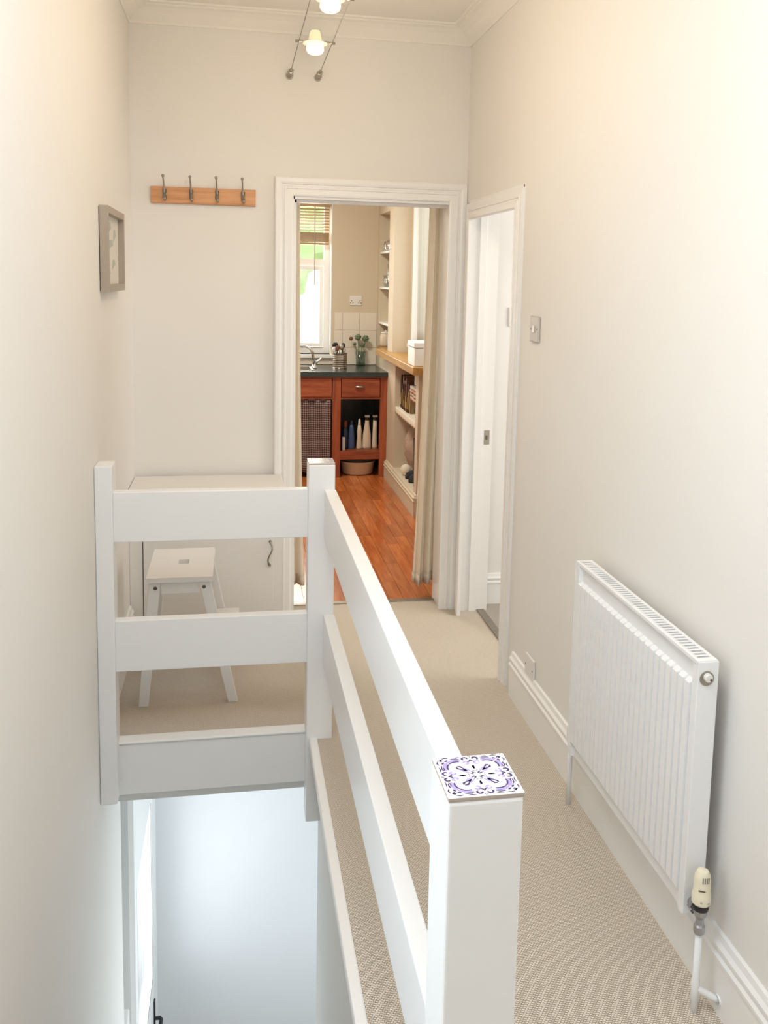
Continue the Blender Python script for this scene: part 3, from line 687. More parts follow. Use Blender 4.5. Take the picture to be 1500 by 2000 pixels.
# ================================================================ PICTURE on the left wall
pf = thing('picture_frame', 'deep grey-brown wooden picture frame with pale print on the left wall', 'picture', (XL, 3.53, 1.69))
px0_, px1_, py0_, py1_, pz0, pz1 = XL+.003, XL+.031, 3.30, 3.775, 1.545, 1.835
bm = bmesh.new(); sweep(bm, [(py0_, pz0), (py0_, pz1), (py1_, pz1), (py1_, pz0)], [(0, 0), (0, .028), (-.024, .028), (-.024, .004), (-.024, 0)], lambda a, b, v: (px0_+v, a, b), closed=True)
obj('frame', bm, 'frame_wood', pf)
obj('print', B((px0_+.003, py0_+.022, pz0+.022), (px0_+.006, py1_-.022, pz1-.022)), 'art_paper', pf)
bm = bmesh.new()
for (a, b, c, d) in ((3.42, 1.74, 3.55, 1.79), (3.46, 1.69, 3.60, 1.73), (3.42, 1.60, 3.52, 1.625), (3.56, 1.62, 3.66, 1.66), (3.60, 1.72, 3.68, 1.77)):
    prism(bm, [(px0_+.0062, a, b), (px0_+.0062, (a+c)/2, b+.012), (px0_+.0062, c, d-.02), (px0_+.0062, c-.03, d), (px0_+.0062, a+.02, d-.005)], (.0004, 0, 0))
obj('drawing', bm, 'art_grey', pf)
obj('drawn_house', B((px0_+.006, 3.40, 1.645), (px0_+.0068, 3.46, 1.672)), 'bright_white', pf)
obj('back_board', B((XL+.0005, py0_+.004, pz0+.004), (px0_+.003, py1_-.004, pz1-.004)), 'dark_hollow', pf)
bm = bmesh.new(); tube(bm, [(px0_+.0075, py0_+.023, pz0+.023), (px0_+.0075, py0_+.024, pz0+.023)], .0005, 4); bm.free()

# ================================================================ CABLE LIGHTS
ct = thing('cable_light_track', 'pair of thin ceiling cables with metal tensioners fixed high on the end wall', 'light track', (.305, D, 2.5))
for k, x in enumerate((.240, .366)):
    bm = bmesh.new(); tube(bm, [(x, 4.18, 2.50), (x, -1.95, 2.50)], .0016, 6); obj('cable', bm, 'screw_dark', ct)
    bm = bmesh.new()
    lathe(bm, (x, 4.175, 2.50), [(0, 0), (.004, 0), (.0075, .004), (.0075, .016), (.004, .020), (.004, .034), (.011, .036), (.0125, .046), (.0125, .066), (.011, .074), (.004, .078), (.004, .104), (.012, .108), (.012, .116), (.004, .120), (.004, .139)], 14, 'y')
    box(bm, (x-.013, 4.187, 2.497), (x+.013, 4.192, 2.503)); box(bm, (x-.016, 4.283, 2.4965), (x+.016, 4.290, 2.5035))
    tn = obj('tensioner', bm, 'pewter', ct, bevel=.0008)
    bm = bmesh.new(); lathe(bm, (x, D-.006, 2.50), [(0, 0), (.013, 0), (.016, .005)], 16, 'y'); obj('wall_plate', bm, 'brushed_metal', ct)
    bm = bmesh.new(); lathe(bm, (x, -1.98, 2.50), [(.0, 0), (.01, 0), (.01, .03), (0, .03)], 10, 'y'); obj('tensioner', bm, 'pewter', ct)
def spot(y, label, power, tilt=0):
    c = (.303, y, 2.50)
    s_ = thing('spotlight', label, 'light', c, 'halogen cable spotlights')
    bm = bmesh.new(); pts = []
    for i in range(13):
        t = i/12; x = .236+t*.134; pts.append((x, y-.006-.012*math.sin(PI*t), 2.503+.003*math.sin(PI*t)))
    tube(bm, pts, .0026, 8)
    for x in (.240, .366): tube(bm, [(x-.013, y-.006, 2.503), (x+.013, y-.006, 2.503)], .0052, 8); 
    obj('cross_bar', bm, 'pewter', s_, smooth=True)
    bm = bmesh.new(); lathe(bm, (c[0], y, 2.5), [(.0, .047), (.017, .046), (.020, .040), (.027, .006), (.027, .002)], 24); obj('cap', bm, 'frosted_glass', s_, smooth=True)
    bm = bmesh.new(); lathe(bm, (c[0], y, 2.5), [(.027, .003), (.046, .001), (.047, -.003), (.034, -.006)], 28); obj('glass_rim', bm, 'frosted_glass', s_, smooth=True)
    bm = bmesh.new(); lathe(bm, (c[0], y, 2.5), [(.034, -.006), (.034, -.026), (.028, -.036), (.020, -.040)], 28); obj('glass_cup', bm, 'frosted_glass', s_, smooth=True)
    bm = bmesh.new(); lathe(bm, (c[0], y, 2.5), [(0, -.002), (.020, -.004), (.025, -.020), (.022, -.034), (0, -.037)], 24); obj('bulb', bm, 'lamp_glow', s_, smooth=True)
    l = bpy.data.lights.new('halogen', 'POINT'); l.energy = power; l.color = WARM; l.shadow_soft_size = .04
    lo = bpy.data.objects.new('halogen', l); COL.objects.link(lo); lo.parent = s_; lo.location = (0, 0, -.15)
    return s_
spot(3.70, 'lit halogen spotlight on the cables nearest the end wall', 1.0)
spot(3.12, 'second lit halogen spotlight on the cables, cut off by the top of the photo', 3.6)
spot(2.50, 'third halogen spotlight on the cables, just out of the top of the picture', 3.5)
spot(1.50, 'halogen spotlight on the cables above the railing, out of the top of the picture', .5)
spot(.30, 'halogen spotlight on the cables over the viewpoint', 1)

# ================================================================ SWITCHES AND SOCKETS
def plate(name, label, cat, c, ax, s=(.086, .086), kind='switch', grp=None):
    """ax: outward normal letter '-x' or '-y'"""
    def P(u, v, d): return (c[0]-d, c[1]+u, c[2]+v) if ax == '-x' else (c[0]+u, c[1]-d, c[2]+v)
    t = thing(name, label, cat, c)
    obj('face_plate', B(P(-s[0]/2, -s[1]/2, 0), P(s[0]/2, s[1]/2, .009)), 'plastic_grey' if kind == 'old' else 'plastic_white', t, bevel=.003)
    if kind in ('switch', 'old'): obj('rocker', B(P(-.008, -.013, .009), P(.008, .013, .013)), 'plastic_white', t, bevel=.002)
    if kind == 'cord': obj('rocker', B(P(-.004, -.013, .009), P(.010, .013, .013)), 'plastic_white', t, bevel=.002)
    if kind == 'double':
        for u in (-.036, .036):
            obj('rocker', B(P(u-.005, .014, .008), P(u+.005, .032, .013)), 'plastic_white', t, bevel=.001)
            for du, dv in ((0, -.004), (-.011, -.020), (.011, -.020)): obj('pin_hole', B(P(u+du-.004, dv-.003, .0085), P(u+du+.004, dv+.003, .0096)), 'dark_hollow', t)
    for u in (-.5*s[0]+.012, .5*s[0]-.012):
        a = P(u, 0, .0088); bm = bmesh.new(); lathe(bm, a, [(.0036, -.0012), (.0036, .0012)] , 8, ax[1]); bm.free()
        obj('screw', B(P(u-.003, -.003, .008), P(u+.003, .003, .0098)), 'screw_dark', t)
    return t
plate('light_switch', 'grey-white light switch on the right wall beside the side doorway', 'switch', (XR-.0005, 3.215, 1.443), '-x', (.095, .092), 'old')
plate('blank_socket', 'small blank socket plate just above the skirting, right wall', 'socket', (XR-.0005, 3.115, .205), '-x', (.10, .082), 'none')
plate('light_switch', 'white switch plate on the wall of the bright side room', 'switch', (1.355, 4.3595, 1.443), '-y', (.092, .092), 'switch')
plate('power_socket', 'white double power socket on the kitchen wall above the tiles', 'socket', (1.030, KB-.0005, 1.425), '-y', (.105, .082), 'double')

# ================================================================ DOORWAY CURTAINS
def curtain(name, label, x0t, x1t, x0b, x1b, z0, z1, y, amp, folds, ph, grp, kmid=0):
    t = thing(name, label, 'curtain', ((x0t+x1t)/2, y, z1), grp)
    def fn(u, v):
        a = x0b+(x1b-x0b)*u; b = x0t+(x1t-x0t)*u; s = v**.8
        x = a+(b-a)*s + .004*math.sin(9*u*folds+4*v)
        k = folds*2*PI*u+ph
        yy = y+amp*(math.sin(k)+.35*math.sin(2.3*k+1.3*v+ph))*(1-.25*v)+.006*math.sin(5*v+u*4)
        z = z0+(z1-z0)*v - (.008*math.sin(6*u) if v == 0 else 0)
        return (x, yy, z)
    bm = bmesh.new(); grid(bm, 90, 26, fn); o = obj('cloth', bm, 'curtain_cream', t, smooth=True); solid(o, .003)
    bm = bmesh.new(); grid(bm, 90, 2, lambda u, v: (fn(u, 0)[0], fn(u, 0)[1]-.0025, z0+.002+.05*v)); o = obj('hem', bm, 'curtain_cream', t, smooth=True); solid(o, .002)
    return t
curtain('door_curtain', 'cream curtain gathered at the right side of the kitchen doorway', .945, 1.06, .900, 1.060, .060, 2.02, DK+.055, .030, 3.2, 1.0, 'kitchen doorway curtains')
curtain('door_curtain', 'cream curtain gathered at the left side of the kitchen doorway', .06, .303, .06, .340, .075, 2.02, DK+.055, .020, 4.5, 2.0, 'kitchen doorway curtains')
ro = thing('curtain_rod', 'curtain rod hidden above the kitchen doorway', 'curtain rod', (.65, DK+.055, 2.05))
bm = bmesh.new(); tube(bm, [(-.05, DK+.055, 2.045), (1.2, DK+.055, 2.045)], .012, 10); obj('rod', bm, 'bright_white', ro)
each('bracket', 'bright_white', ro, (-.02, DK, 2.03), (0, DK+.07, 2.06), (1.12, DK, 2.03), (1.14, DK+.07, 2.06))

# ================================================================ KITCHEN UNITS
yf = 7.392
def upr(x0, x1, z0=0, z1=.828): return B((x0, yf, z0), (x1, yf+.045, z1))
c1 = thing('base_cabinet', 'red-brown pine kitchen unit with a drawer above open shelves', 'cabinet', (1.0, 7.7, 0))
obj('stile', B((.773, yf, 0), (.841, yf+.045, .828)), 'cabinet_pine_upright', c1, bevel=.002)
obj('stile', B((1.163, yf, 0), (1.2195, yf+.045, .828)), 'cabinet_pine_upright', c1, bevel=.002)
obj('side', B((.773, yf+.045, .0), (.790, KB-.03, .828)), 'cabinet_pine_upright', c1)
obj('side', B((1.200, yf+.045, .0), (1.2175, KB-.03, .828)), 'cabinet_pine_upright', c1)
obj('back', B((.79, KB-.05, .1), (1.2, KB-.032, .828)), 'dark_hollow', c1)
each('rail', 'cabinet_pine', c1, (.841, yf, .815), (1.163, yf+.04, .828), (.841, yf+.002, .645), (1.163, yf+.04, .658))
dw = obj('drawer_front', B((.846, yf-.002, .661), (1.158, yf+.016, .812)), 'cabinet_pine', c1, bevel=.002)
bm = bmesh.new()
def cup(u, v):
    a = PI*u; b = PI/2*v
    return (.992+.038*math.cos(a)*1.0, yf-.004-.022*math.sin(a)*math.sin(b)*1.0, .742+.016*math.cos(b)*(.4+.6*math.sin(a)))
grid(bm, 14, 6, cup); hd = obj('cup_handle', bm, 'brushed_metal', dw, smooth=True); solid(hd, .002)
obj('shelf', B((.790, yf+.002, .200), (1.2, KB-.05, .218)), 'cabinet_pine', c1)
obj('rail', B((.841, yf, .148), (1.163, yf+.03, .214)), 'cabinet_pine', c1, bevel=.002)
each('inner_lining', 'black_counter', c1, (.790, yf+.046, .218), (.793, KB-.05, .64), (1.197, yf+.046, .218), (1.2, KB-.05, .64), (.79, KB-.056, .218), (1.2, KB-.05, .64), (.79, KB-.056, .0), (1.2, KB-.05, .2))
c2 = thing('base_cabinet', 'red-brown pine sink unit with a blank drawer front', 'cabinet', (.3, 7.7, 0))
obj('stile', B((-.20, yf, 0), (-.14, yf+.045, .828)), 'cabinet_pine_upright', c2, bevel=.002)
each('side', 'cabinet_pine_upright', c2, (-.20, yf+.045, 0), (-.18, KB-.03, .828), (.755, yf+.05, 0), (.771, KB-.03, .828))
each('rail', 'cabinet_pine', c2, (-.14, yf, .815), (.770, yf+.04, .828), (-.14, yf+.004, .645), (.770, yf+.04, .660))
obj('drawer_front', B((-.135, yf-.002, .662), (.300, yf+.016, .812)), 'cabinet_pine', c2, bevel=.002)
obj('drawer_front', B((.305, yf-.002, .662), (.766, yf+.016, .812)), 'cabinet_pine', c2, bevel=.002)
obj('back', B((-.18, KB-.05, 0), (.755, KB-.032, .828)), 'dark_hollow', c2)
gc = thing('gingham_curtain', 'dark brown and cream checked curtain hiding the shelf under the sink', 'curtain', (.45, yf+.02, .65))
bm = bmesh.new(); grid(bm, 150, 10, lambda u, v: (-.13+.895*u, yf+.022+.010*math.sin(62*u+.6*v)+.005*math.sin(23*u+2), .045+.600*v), uv=(60, 32))
o = obj('cloth', bm, 'gingham', gc, smooth=True); solid(o, .002)
bm = bmesh.new(); tube(bm, [(-.14, yf+.022, .642), (.772, yf+.022, .642)], .003, 6); obj('wire', bm, 'pewter', gc)
wt = thing('worktop', 'black kitchen worktop with a polished edge', 'worktop', (.5, 7.7, .866))
skx0, skx1, sky0, sky1 = .02, .635, 7.50, 7.90
obj('slab', B((-.25, yf-.022, .828), (skx0, KB-.012, .866), (skx1, yf-.022, .828), (1.2185, KB-.012, .866), (skx0, yf-.022, .828), (skx1, sky0, .866), (skx0, sky1, .828), (skx1, KB-.012, .866)), 'black_counter', wt)
sk = thing('sink', 'stainless steel sink set in the worktop under the window', 'sink', (.33, 7.7, .866))
obj('bowl', B((skx0+.02, sky0+.02, .70), (skx1-.02, sky1-.02, .704), (skx0+.001, sky0+.001, .862), (skx0+.022, sky1-.001, .868), (skx1-.022, sky0+.001, .862), (skx1-.001, sky1-.001, .868), (skx0, sky0+.001, .862), (skx1, sky0+.022, .868),
              (skx0, sky1-.07, .862), (skx1, sky1-.001, .868), (skx0+.018, sky0+.02, .70), (skx0+.022, sky1-.07, .866), (skx1-.022, sky0+.02, .70), (skx1-.018, sky1-.07, .866), (skx0+.02, sky0+.018, .70), (skx1-.02, sky0+.022, .866), (skx0+.02, sky1-.072, .70), (skx1-.02, sky1-.068, .866)), 'brushed_metal', sk)
tp = thing('tap', 'chrome mixer tap with a curved spout beside the sink', 'tap', (.645, 7.70, .866))
bm = bmesh.new(); lathe(bm, (.648, 7.70, .866), [(0, 0), (.026, 0), (.026, .008), (.017, .014), (.015, .06), (.017, .065), (.0, .07)], 18); obj('body', bm, 'chrome', tp, smooth=True)
bm = bmesh.new(); tube(bm, [(.642, 7.695, .90), (.640, 7.690, .95), (.632, 7.685, 1.00), (.610, 7.68, 1.03), (.575, 7.67, 1.048), (.53, 7.66, 1.052), (.49, 7.65, 1.04), (.475, 7.65, 1.015)], [.013, .013, .013, .012, .011, .010, .010, .011], 12); obj('spout', bm, 'chrome', tp, smooth=True)
bm = bmesh.new(); tube(bm, [(.655, 7.70, .900), (.680, 7.70, .925), (.715, 7.70, .955)], [.010, .008, .006], 10); obj('lever', bm, 'chrome', tp, smooth=True)
tn = thing('utensil_tin', 'ribbed metal tin crammed with utensils on the worktop', 'tin', (.866, 7.72, .866))
bm = bmesh.new(); lathe(bm, (.866, 7.72, .866), [(0, .002), (.060, 0), (.062, .003), (.060, .006)]+[(.060-.0015*(i % 2), .006+i*.008) for i in range(1, 15)]+[(.062, .128), (.057, .128), (.057, .006), (0, .006)], 26); obj('tin', bm, 'tin_metal', tn, smooth=False)
for k in range(11):
    a = k*2.4; r = .018+.026*((k*7) % 5)/5; dx, dy = math.cos(a)*r, math.sin(a)*r*.8; h = .175+.045*((k*3) % 4)/4
    bm = bmesh.new(); tube(bm, [(.866+dx*.5, 7.72+dy*.5, .875), (.866+dx*1.35, 7.72+dy*1.2, .866+h-.03)], .004, 6)
    c = Vector((.866+dx*1.55, 7.72+dy*1.3, .866+h-.018)); lathe(bm, c, [(0, -.026), (.014, -.016), (.019, 0), (.013, .018), (0, .024)], 10, sx=1, sy=.35)
    obj('utensil', bm, ('plastic_white', 'black_plastic', 'brushed_metal', 'book_brown')[k % 4], tn, smooth=True)
fvx, fvy = 1.072, 7.965
fv = thing('flower_vase', 'clear glass vase of dried seed heads and one rust flower', 'vase', (fvx, fvy, .866))
bm = bmesh.new(); lathe(bm, (fvx, fvy, .866), [(0, 0), (.038, 0), (.040, .004), (.045, .122), (.043, .122), (.037, .008), (0, .008)], 24); obj('glass', bm, 'vase_glass', fv, smooth=True)
for k, (x, z, m_, r) in enumerate(((.985, 1.100, 'petal_rust', .016), (1.046, 1.112, 'leaf_green', .026), (1.112, 1.100, 'leaf_green', .028), (1.02, 1.055, 'leaf_green', .012), (1.085, 1.045, 'leaf_green', .018))):
    bm = bmesh.new(); tube(bm, [(fvx-(x-fvx)*.25, fvy, .876), ((x+fvx)/2, fvy-.005, .95), (x, fvy-.01, z)], .0035, 6); stm = obj('stem', bm, 'stem_pale' if k == 0 else 'leaf_green', fv)
    bm = bmesh.new(); bmesh.ops.create_icosphere(bm, subdivisions=3, radius=r, matrix=Matrix.Translation((x, fvy-.01, z)))
    for v_ in bm.verts: 
        d = v_.co-Vector((x, fvy-.01, z)); v_.co = Vector((x, fvy-.01, z))+d*(1+.22*math.sin(v_.co.x*900)*math.sin(v_.co.z*800+v_.co.y*700))
    obj('flower_head', bm, m_, stm)
# bottles on the shelf of the right-hand unit
def bottle(x, y, prof, m_, label, cap=None, trig=False):
    t = thing('bottle', label, 'bottle', (x, y, .218), 'cleaning bottles on the open shelf')
    bm = bmesh.new(); lathe(bm, (x, y, .218), [(0, 0)]+prof, 18, sy=.75); obj('body', bm, m_, t, smooth=True)
    if cap:
        bm = bmesh.new(); lathe(bm, (x, y, .218), cap[0], 14); obj('cap', bm, cap[1], t)
    if trig:
        h = prof[-2][1]
        bm = bmesh.new(); box(bm, (x-.020, y-.012, .218+h+.022), (x+.020, y+.02, .218+h+.040)); obj('nozzle', bm, 'plastic_grey', t, bevel=.003)
by = 7.50
bottle(.945, by, [(.026, 0), (.027, .01), (.024, .12), (.019, .17), (.015, .2), (0, .2)], 'bottle_blue', 'slim blue bottle, second from the left on the open shelf', ([(.010, .2), (.012, .2), (.012, .235), (0, .235)], 'bottle_navy'))
bottle(.893, by, [(.022, 0), (.024, .01), (.024, .15), (.012, .18), (0, .18)], 'bottle_navy', 'dark navy bottle at the left end of the open shelf', ([(.011, .18), (.016, .18), (.016, .235), (0, .235)], 'leather_brown'))
bottle(1.010, by, [(.024, 0), (.024, .01), (.018, .10), (.020, .15), (.011, .205), (0, .205)], 'pale_plastic', 'slender pale bottle with a pointed cap, middle of the open shelf', ([(.010, .205), (.012, .205), (.010, .24), (.004, .252), (0, .252)], 'plastic_white'))
bottle(1.073, by, [(.036, 0), (.036, .02), (.033, .12), (.018, .215), (.017, .24), (0, .24)], 'pale_plastic', 'widest pale spray bottle with a black neck on the open shelf', ([(.016, .24), (.017, .24), (.017, .262), (0, .262)], 'black_plastic'), True)
bottle(1.139, by, [(.022, 0), (.022, .02), (.018, .16), (.016, .24), (0, .24)], 'pale_plastic', 'narrow pale spray bottle with a black neck at the right end', ([(.014, .24), (.016, .24), (.016, .262), (0, .262)], 'black_plastic'), True)
bx = obj('carton', B((.862, 7.43, .218), (.884, 7.47, .325)), 'plastic_grey', bevel=.002); tag(bx, 'small pale carton at the front left corner of the open shelf', 'carton')
wb = thing('washing_up_bowl', 'cream plastic bowl on the floor under the open shelf', 'bowl', (1.005, 7.56, 0))
bm = bmesh.new(); lathe(bm, (1.005, 7.56, .002), [(0, 0), (.115, 0), (.128, .01), (.142, .095), (.152, .104), (.152, .110), (.138, .106), (.122, .012), (0, .006)], 32, sy=.9); obj('bowl', bm, 'pale_plastic', wb, smooth=True)

# ================================================================ WOODEN LEDGE AND WHAT STANDS ON IT
lg = obj('wooden_ledge', B((1.150, 5.95, .990), (1.60, 7.198, 1.043), (1.150, 7.198, .990), (1.218, 7.62, 1.043)), 'worktop_beech', bevel=.004)
tag(lg, 'thick golden wooden ledge on top of the low kitchen wall', 'ledge')
bb = thing('bread_box', 'plain white lidded box at the near end of the wooden ledge', 'box', (1.25, 6.1, 1.043))
obj('box', B((1.164, 5.985, 1.0435), (1.34, 6.22, 1.165)), 'bright_white', bb, bevel=.006)
obj('lid', B((1.160, 5.980, 1.167), (1.344, 6.224, 1.205)), 'bright_white', bb, bevel=.006)
# alcove shelves
for k, (z, lab) in enumerate(((1.845, 'white shelf at the top of the alcove, under the teapot'), (1.548, 'white shelf in the middle of the alcove, under the tall glasses'), (1.250, 'white shelf at the bottom of the alcove, under the single glass'))):
    s_ = obj('alcove_shelf', B((KR+.006, ay0+.001, z-.016), (1.359, ay1-.001, z)), 'bright_white', bevel=.002); tag(s_, lab, 'shelf', 'alcove shelves')
al_b = obj('alcove_shelf', B((1.219, 7.62, .990), (1.359, ay1, 1.043), (1.219, 7.431, .990), (1.359, 7.62, 1.043)), 'worktop_beech'); tag(al_b, 'wooden base of the alcove level with the ledge', 'shelf', 'alcove shelves')
tpot = thing('teapot', 'dark shiny teapot on the top alcove shelf', 'teapot', (1.28, 7.82, 1.845))
bm = bmesh.new(); lathe(bm, (1.285, 7.80, 1.845), [(0, 0), (.035, 0), (.050, .025), (.052, .05), (.036, .085), (.018, .095), (.010, .105), (0, .112)], 20); obj('pot', bm, 'chrome', tpot, smooth=True)
bm = bmesh.new(); tube(bm, [(1.27, 7.85, 1.925), (1.26, 7.895, 1.93), (1.255, 7.905, 1.90), (1.26, 7.88, 1.868), (1.27, 7.848, 1.862)], .006, 8); obj('handle', bm, 'screw_dark', tpot, smooth=True)
bm = bmesh.new(); tube(bm, [(1.28, 7.755, 1.875), (1.28, 7.715, 1.90), (1.28, 7.69, 1.935)], [.012, .008, .006], 8); obj('spout', bm, 'chrome', tpot, smooth=True)
jg = thing('jug', 'silvery jug with a thin curved handle on the top alcove shelf', 'jug', (1.28, 7.56, 1.845))
bm = bmesh.new(); lathe(bm, (1.275, 7.57, 1.845), [(0, 0), (.03, 0), (.042, .03), (.030, .075), (.033, .10), (.030, .10), (.027, .078), (0, .02)], 20); obj('body', bm, 'chrome', jg, smooth=True)
bm = bmesh.new(); tube(bm, [(1.26, 7.60, 1.94), (1.255, 7.64, 1.955), (1.255, 7.655, 1.92), (1.26, 7.615, 1.875)], .004, 6); obj('handle', bm, 'screw_dark', jg)
def gls(x, y, z, r, h, label):
    t = thing('drinking_glass', label, 'glass', (x, y, z), 'glasses in the alcove')
    bm = bmesh.new(); lathe(bm, (x, y, z), [(0, 0), (r*.8, 0), (r, h), (r-.002, h), (r*.8-.003, .006), (0, .006)], 18); obj('glass', bm, 'clear_glass', t, smooth=True)
for k, (x, y) in enumerate(((1.265, 7.50), (1.265, 7.60), (1.265, 7.70), (1.265, 7.80), (1.32, 7.55), (1.32, 7.65))):
    gls(x, y, 1.5485, .032, (.19 if k in (0, 1, 4, 5) else .10), ('tall' if k in (0, 1, 4, 5) else 'short')+' clear drinking glass on the middle alcove shelf')
gls(1.27, 7.55, 1.2505, .032, .15, 'tall clear glass standing alone on the bottom alcove shelf')
jr = thing('storage_jar', 'pale round jar in the bottom of the alcove', 'jar', (1.27, 7.82, 1.043))
bm = bmesh.new(); lathe(bm, (1.27, 7.82, 1.0435), [(0, 0), (.045, 0), (.052, .02), (.052, .09), (.040, .11), (0, .11)], 20); obj('jar', bm, 'pale_plastic', jr, smooth=True)
bm = bmesh.new(); lathe(bm, (1.27, 7.82, 1.1525), [(0, 0), (.043, 0), (.043, .015), (.012, .02), (.010, .035), (0, .036)], 20); obj('lid', bm, 'tile_white', jr, smooth=True)
jd = obj('dark_jar', lathe(bmesh.new(), (1.27, 7.55, 1.0435), [(0, 0), (.034, 0), (.038, .02), (.038, .07), (.026, .09), (.026, .10), (0, .10)], 18), 'bottle_navy', smooth=True); tag(jd, 'small dark glass jar in the bottom of the alcove', 'jar')
gb = obj('green_bottle', lathe(bmesh.new(), (1.315, 7.50, 1.0435), [(0, 0), (.028, 0), (.028, .10), (.011, .13), (.011, .165), (0, .165)], 16), 'leaf_green', smooth=True); tag(gb, 'dark green bottle behind the dark jar in the alcove', 'bottle')
# window drape at the right kitchen window
wc = thing('window_drape', 'pale grey-white drape hanging beside the side window of the kitchen', 'curtain', (1.31, 6.6, 2.3))
bm = bmesh.new(); grid(bm, 90, 10, lambda u, v: (1.330+.014*math.sin(34*u)*(.6+.4*math.sin(9*u)), 6.20+.62*u*(1-.12*(1-v)), 1.135+1.17*v)); o = obj('cloth', bm, 'drape_grey', wc, smooth=True); solid(o, .002)

# ================================================================ BOOKCASE IN THE LOW WALL
bk = thing('bookcase', 'cream lined shelves let into the low kitchen wall', 'shelf', (1.4, 6.6, .15))
obj('shelf', B((1.232, by0+.001, .612), (1.579, by1-.001, .636)), 'curtain_cream', bk)
bm = bmesh.new(); grid(bm, 40, 5, lambda u, v: (1.228+.004*math.sin(60*u), by0+.002+(by1-by0-.004)*u, .588+.05*v)); o = obj('shelf_edging', bm, 'curtain_cream', bk, smooth=True); solid(o, .004)
obj('lining', B((1.574, by0+.001, .151), (1.579, by1-.001, .954)), 'book_brown', bk)
y = by1-.012; k = 0
while y > 6.62:
    t_ = random.choice((.022, .028, .035, .018)); h = random.uniform(.19, .27); dep = random.uniform(.16, .2)
    m_ = ('book_brown', 'book_dark', 'leather_brown', 'book_tan')[k % 4]
    tk = thing('book', 'cookbook with a dark brown spine in the row on the upper shelf', 'book', (1.30, y-t_/2, .636), 'cookbooks on the shelf of the low wall')
    fx = 1.250+random.uniform(0, .02)
    obj('cover', B((fx, y-t_, .6365), (fx+dep, y-t_+.002, .636+h), (fx, y-.002, .6365), (fx+dep, y, .636+h), (fx, y-t_, .6365), (fx+.003, y, .636+h)), m_, tk)
    obj('pages', B((fx+.003, y-t_+.002, .640), (fx+dep-.004, y-.002, .632+h)), 'art_paper', tk)
    obj('spine_label', B((fx-.0006, y-t_+.003, .66), (fx+.0004, y-.003, .66+.05+.04*(k % 3))), 'book_gold', tk)
    y -= t_+.001; k += 1
def blob(name, label, cat, c, r, m_, sc_=(1, 1, 1), nz=.1, sub=3, grp=None, fr=40):
    bm = bmesh.new(); bmesh.ops.create_icosphere(bm, subdivisions=sub, radius=1)
    for v_ in bm.verts:
        d = v_.co.copy(); k_ = 1+nz*math.sin(d.x*fr*.12+1)*math.sin(d.y*fr*.15+2)*math.cos(d.z*fr*.13)
        v_.co = Vector(c)+Vector((d.x*sc_[0], d.y*sc_[1], d.z*sc_[2]))*r*k_
    return tag(obj(name, bm, m_, None, True), label, cat, grp)
pb = obj('storage_box', B((1.26, 6.34, .80), (1.50, 6.58, .93)), 'art_paper', bevel=.004)
bpy.data.objects.remove(pb)
for k in range(4):
    z = .7445+.0*k
fc = []
for k in range(4):
    z0 = .752+k*.026
    bm = bmesh.new(); grid(bm, 14, 14, lambda u, v: (1.250+.20*u+.004*math.sin(9*v+k), 6.26+.29*v+.006*math.sin(8*u+k), z0+.011+.002*math.sin(12*u+7*v)))
    o = obj('folded_cloth', bm, ('cloth_stripe', 'knit_cream', 'cloth_stripe', 'art_paper')[k], smooth=True); solid(o, .021)
    tag(o, ('reddish folded cloth, lowest of the stack on the upper shelf', 'knitted beige folded cloth, second of the stack', 'reddish folded cloth, third of the stack', 'pale folded cloth, topmost of the stack')[k], 'cloth', 'folded cloths in the low wall')
o = obj('white_carton', B((1.28, 6.30, .8575), (1.46, 6.56, .945)), 'art_paper', bevel=.003); tag(o, 'pale carton on the stack of folded cloths', 'carton')
o = blob('dark_bag', 'black fabric bag under the folded cloths on the upper shelf', 'bag', (1.35, 6.40, .690), .052, 'dark_cloth', (1.9, 2.6, 1.0), .03)
o = blob('knitted_bag', 'tall beige knitted bag standing on the lower shelf', 'bag', (1.38, 6.87, .345), .085, 'knit_cream', (1.2, 1.45, 2.1), .10, 4, None, 75)
o = blob('cream_ball', 'round cream ball at the front of the lower shelf', 'ball', (1.265, 6.74, .193), .042, 'curtain_cream', (1, 1, 1), 0)
o = blob('teal_bundle', 'dark teal bundle at the back of the lower shelf', 'bundle', (1.47, 6.50, .55), .04, 'teal_cloth', (2.0, 4.0, 1.1), .12)
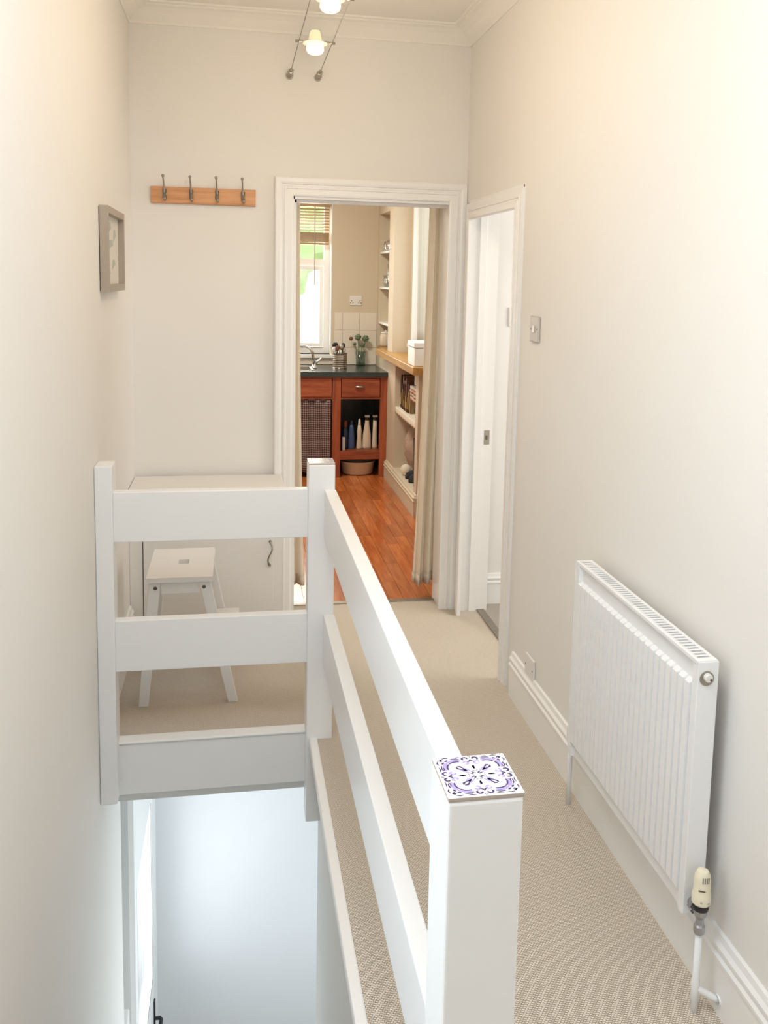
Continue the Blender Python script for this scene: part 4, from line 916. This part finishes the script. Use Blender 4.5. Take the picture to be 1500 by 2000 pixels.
for k, (x, y, h, lab) in enumerate(((1.29, 6.62, .30, 'dark boot nearest the knitted bag'), (1.29, 6.49, .34, 'dark boot in the middle of the lower shelf'), (1.30, 6.35, .27, 'brown boot nearest the doorway side of the lower shelf'))):
    bt = thing('boot', lab, 'boot', (x, y, .15), 'boots on the lower shelf')
    bm = bmesh.new(); lathe(bm, (x+.05, y, .1515), [(0, .0), (.042, 0), (.045, .03), (.038, .10), (.042, h*.7), (.046, h), (.040, h), (.034, h*.6), (0, .05)], 18); obj('shaft', bm, ('dark_cloth', 'dark_cloth', 'leather_brown')[k], bt, smooth=True)
    bm = bmesh.new(); lathe(bm, (x+.005, y, .1515), [(0, 0), (.044, 0), (.046, .012), (.040, .040), (.020, .058), (0, .062)], 18, sx=1.25, sy=.85); obj('toe', bm, ('dark_cloth', 'dark_cloth', 'leather_brown')[k], bt, smooth=True)
o = blob('silver_bauble', 'small silvery bauble above the boots', 'ornament', (1.262, 6.235, .520), .022, 'chrome', (1, 1, 1), 0)
hk_ = obj('bauble_hanger', tube(bmesh.new(), [(1.262, 6.235, .541), (1.262, 6.235, .611)], .0012, 6), 'screw_dark'); tag(hk_, 'thin wire holding the silvery bauble under the shelf', 'wire')

# ================================================================ OUTSIDE
g = obj('ground', B((-30, KB+.5, -3.4), (30, 60, -3.2)), 'paving'); struct(g, 'pale paved ground beyond the kitchen window', 'ground')
g = obj('ground_left', B((-30, -12, -3.4), (-2.2, KB+.5, -3.3)), 'paving'); struct(g, 'pale ground outside the front door', 'ground')
def hedge(x, y, r, h, label):
    t = thing('tree', label, 'tree', (x, y, -3.2), 'trees outside the kitchen window')
    bm = bmesh.new(); tube(bm, [(x, y, -3.2), (x, y, h)], [.14, .08], 8); obj('trunk', bm, 'bark', t)
    bm = bmesh.new(); bmesh.ops.create_icosphere(bm, subdivisions=4, radius=r)
    for v_ in bm.verts:
        d = v_.co.normalized(); v_.co = Vector((x, y, h+r*.7))+d*r*(1+.15*math.sin(d.x*11+x)*math.sin(d.z*9)+.10*math.sin(d.y*21+d.z*17))
    obj('crown', bm, 'foliage', t)
hedge(.4, 17, 1.6, 1.9, 'leafy green tree straight outside the kitchen window')
hedge(4.6, 19, 1.7, 2.0, 'leafy green tree further right outside the kitchen window')
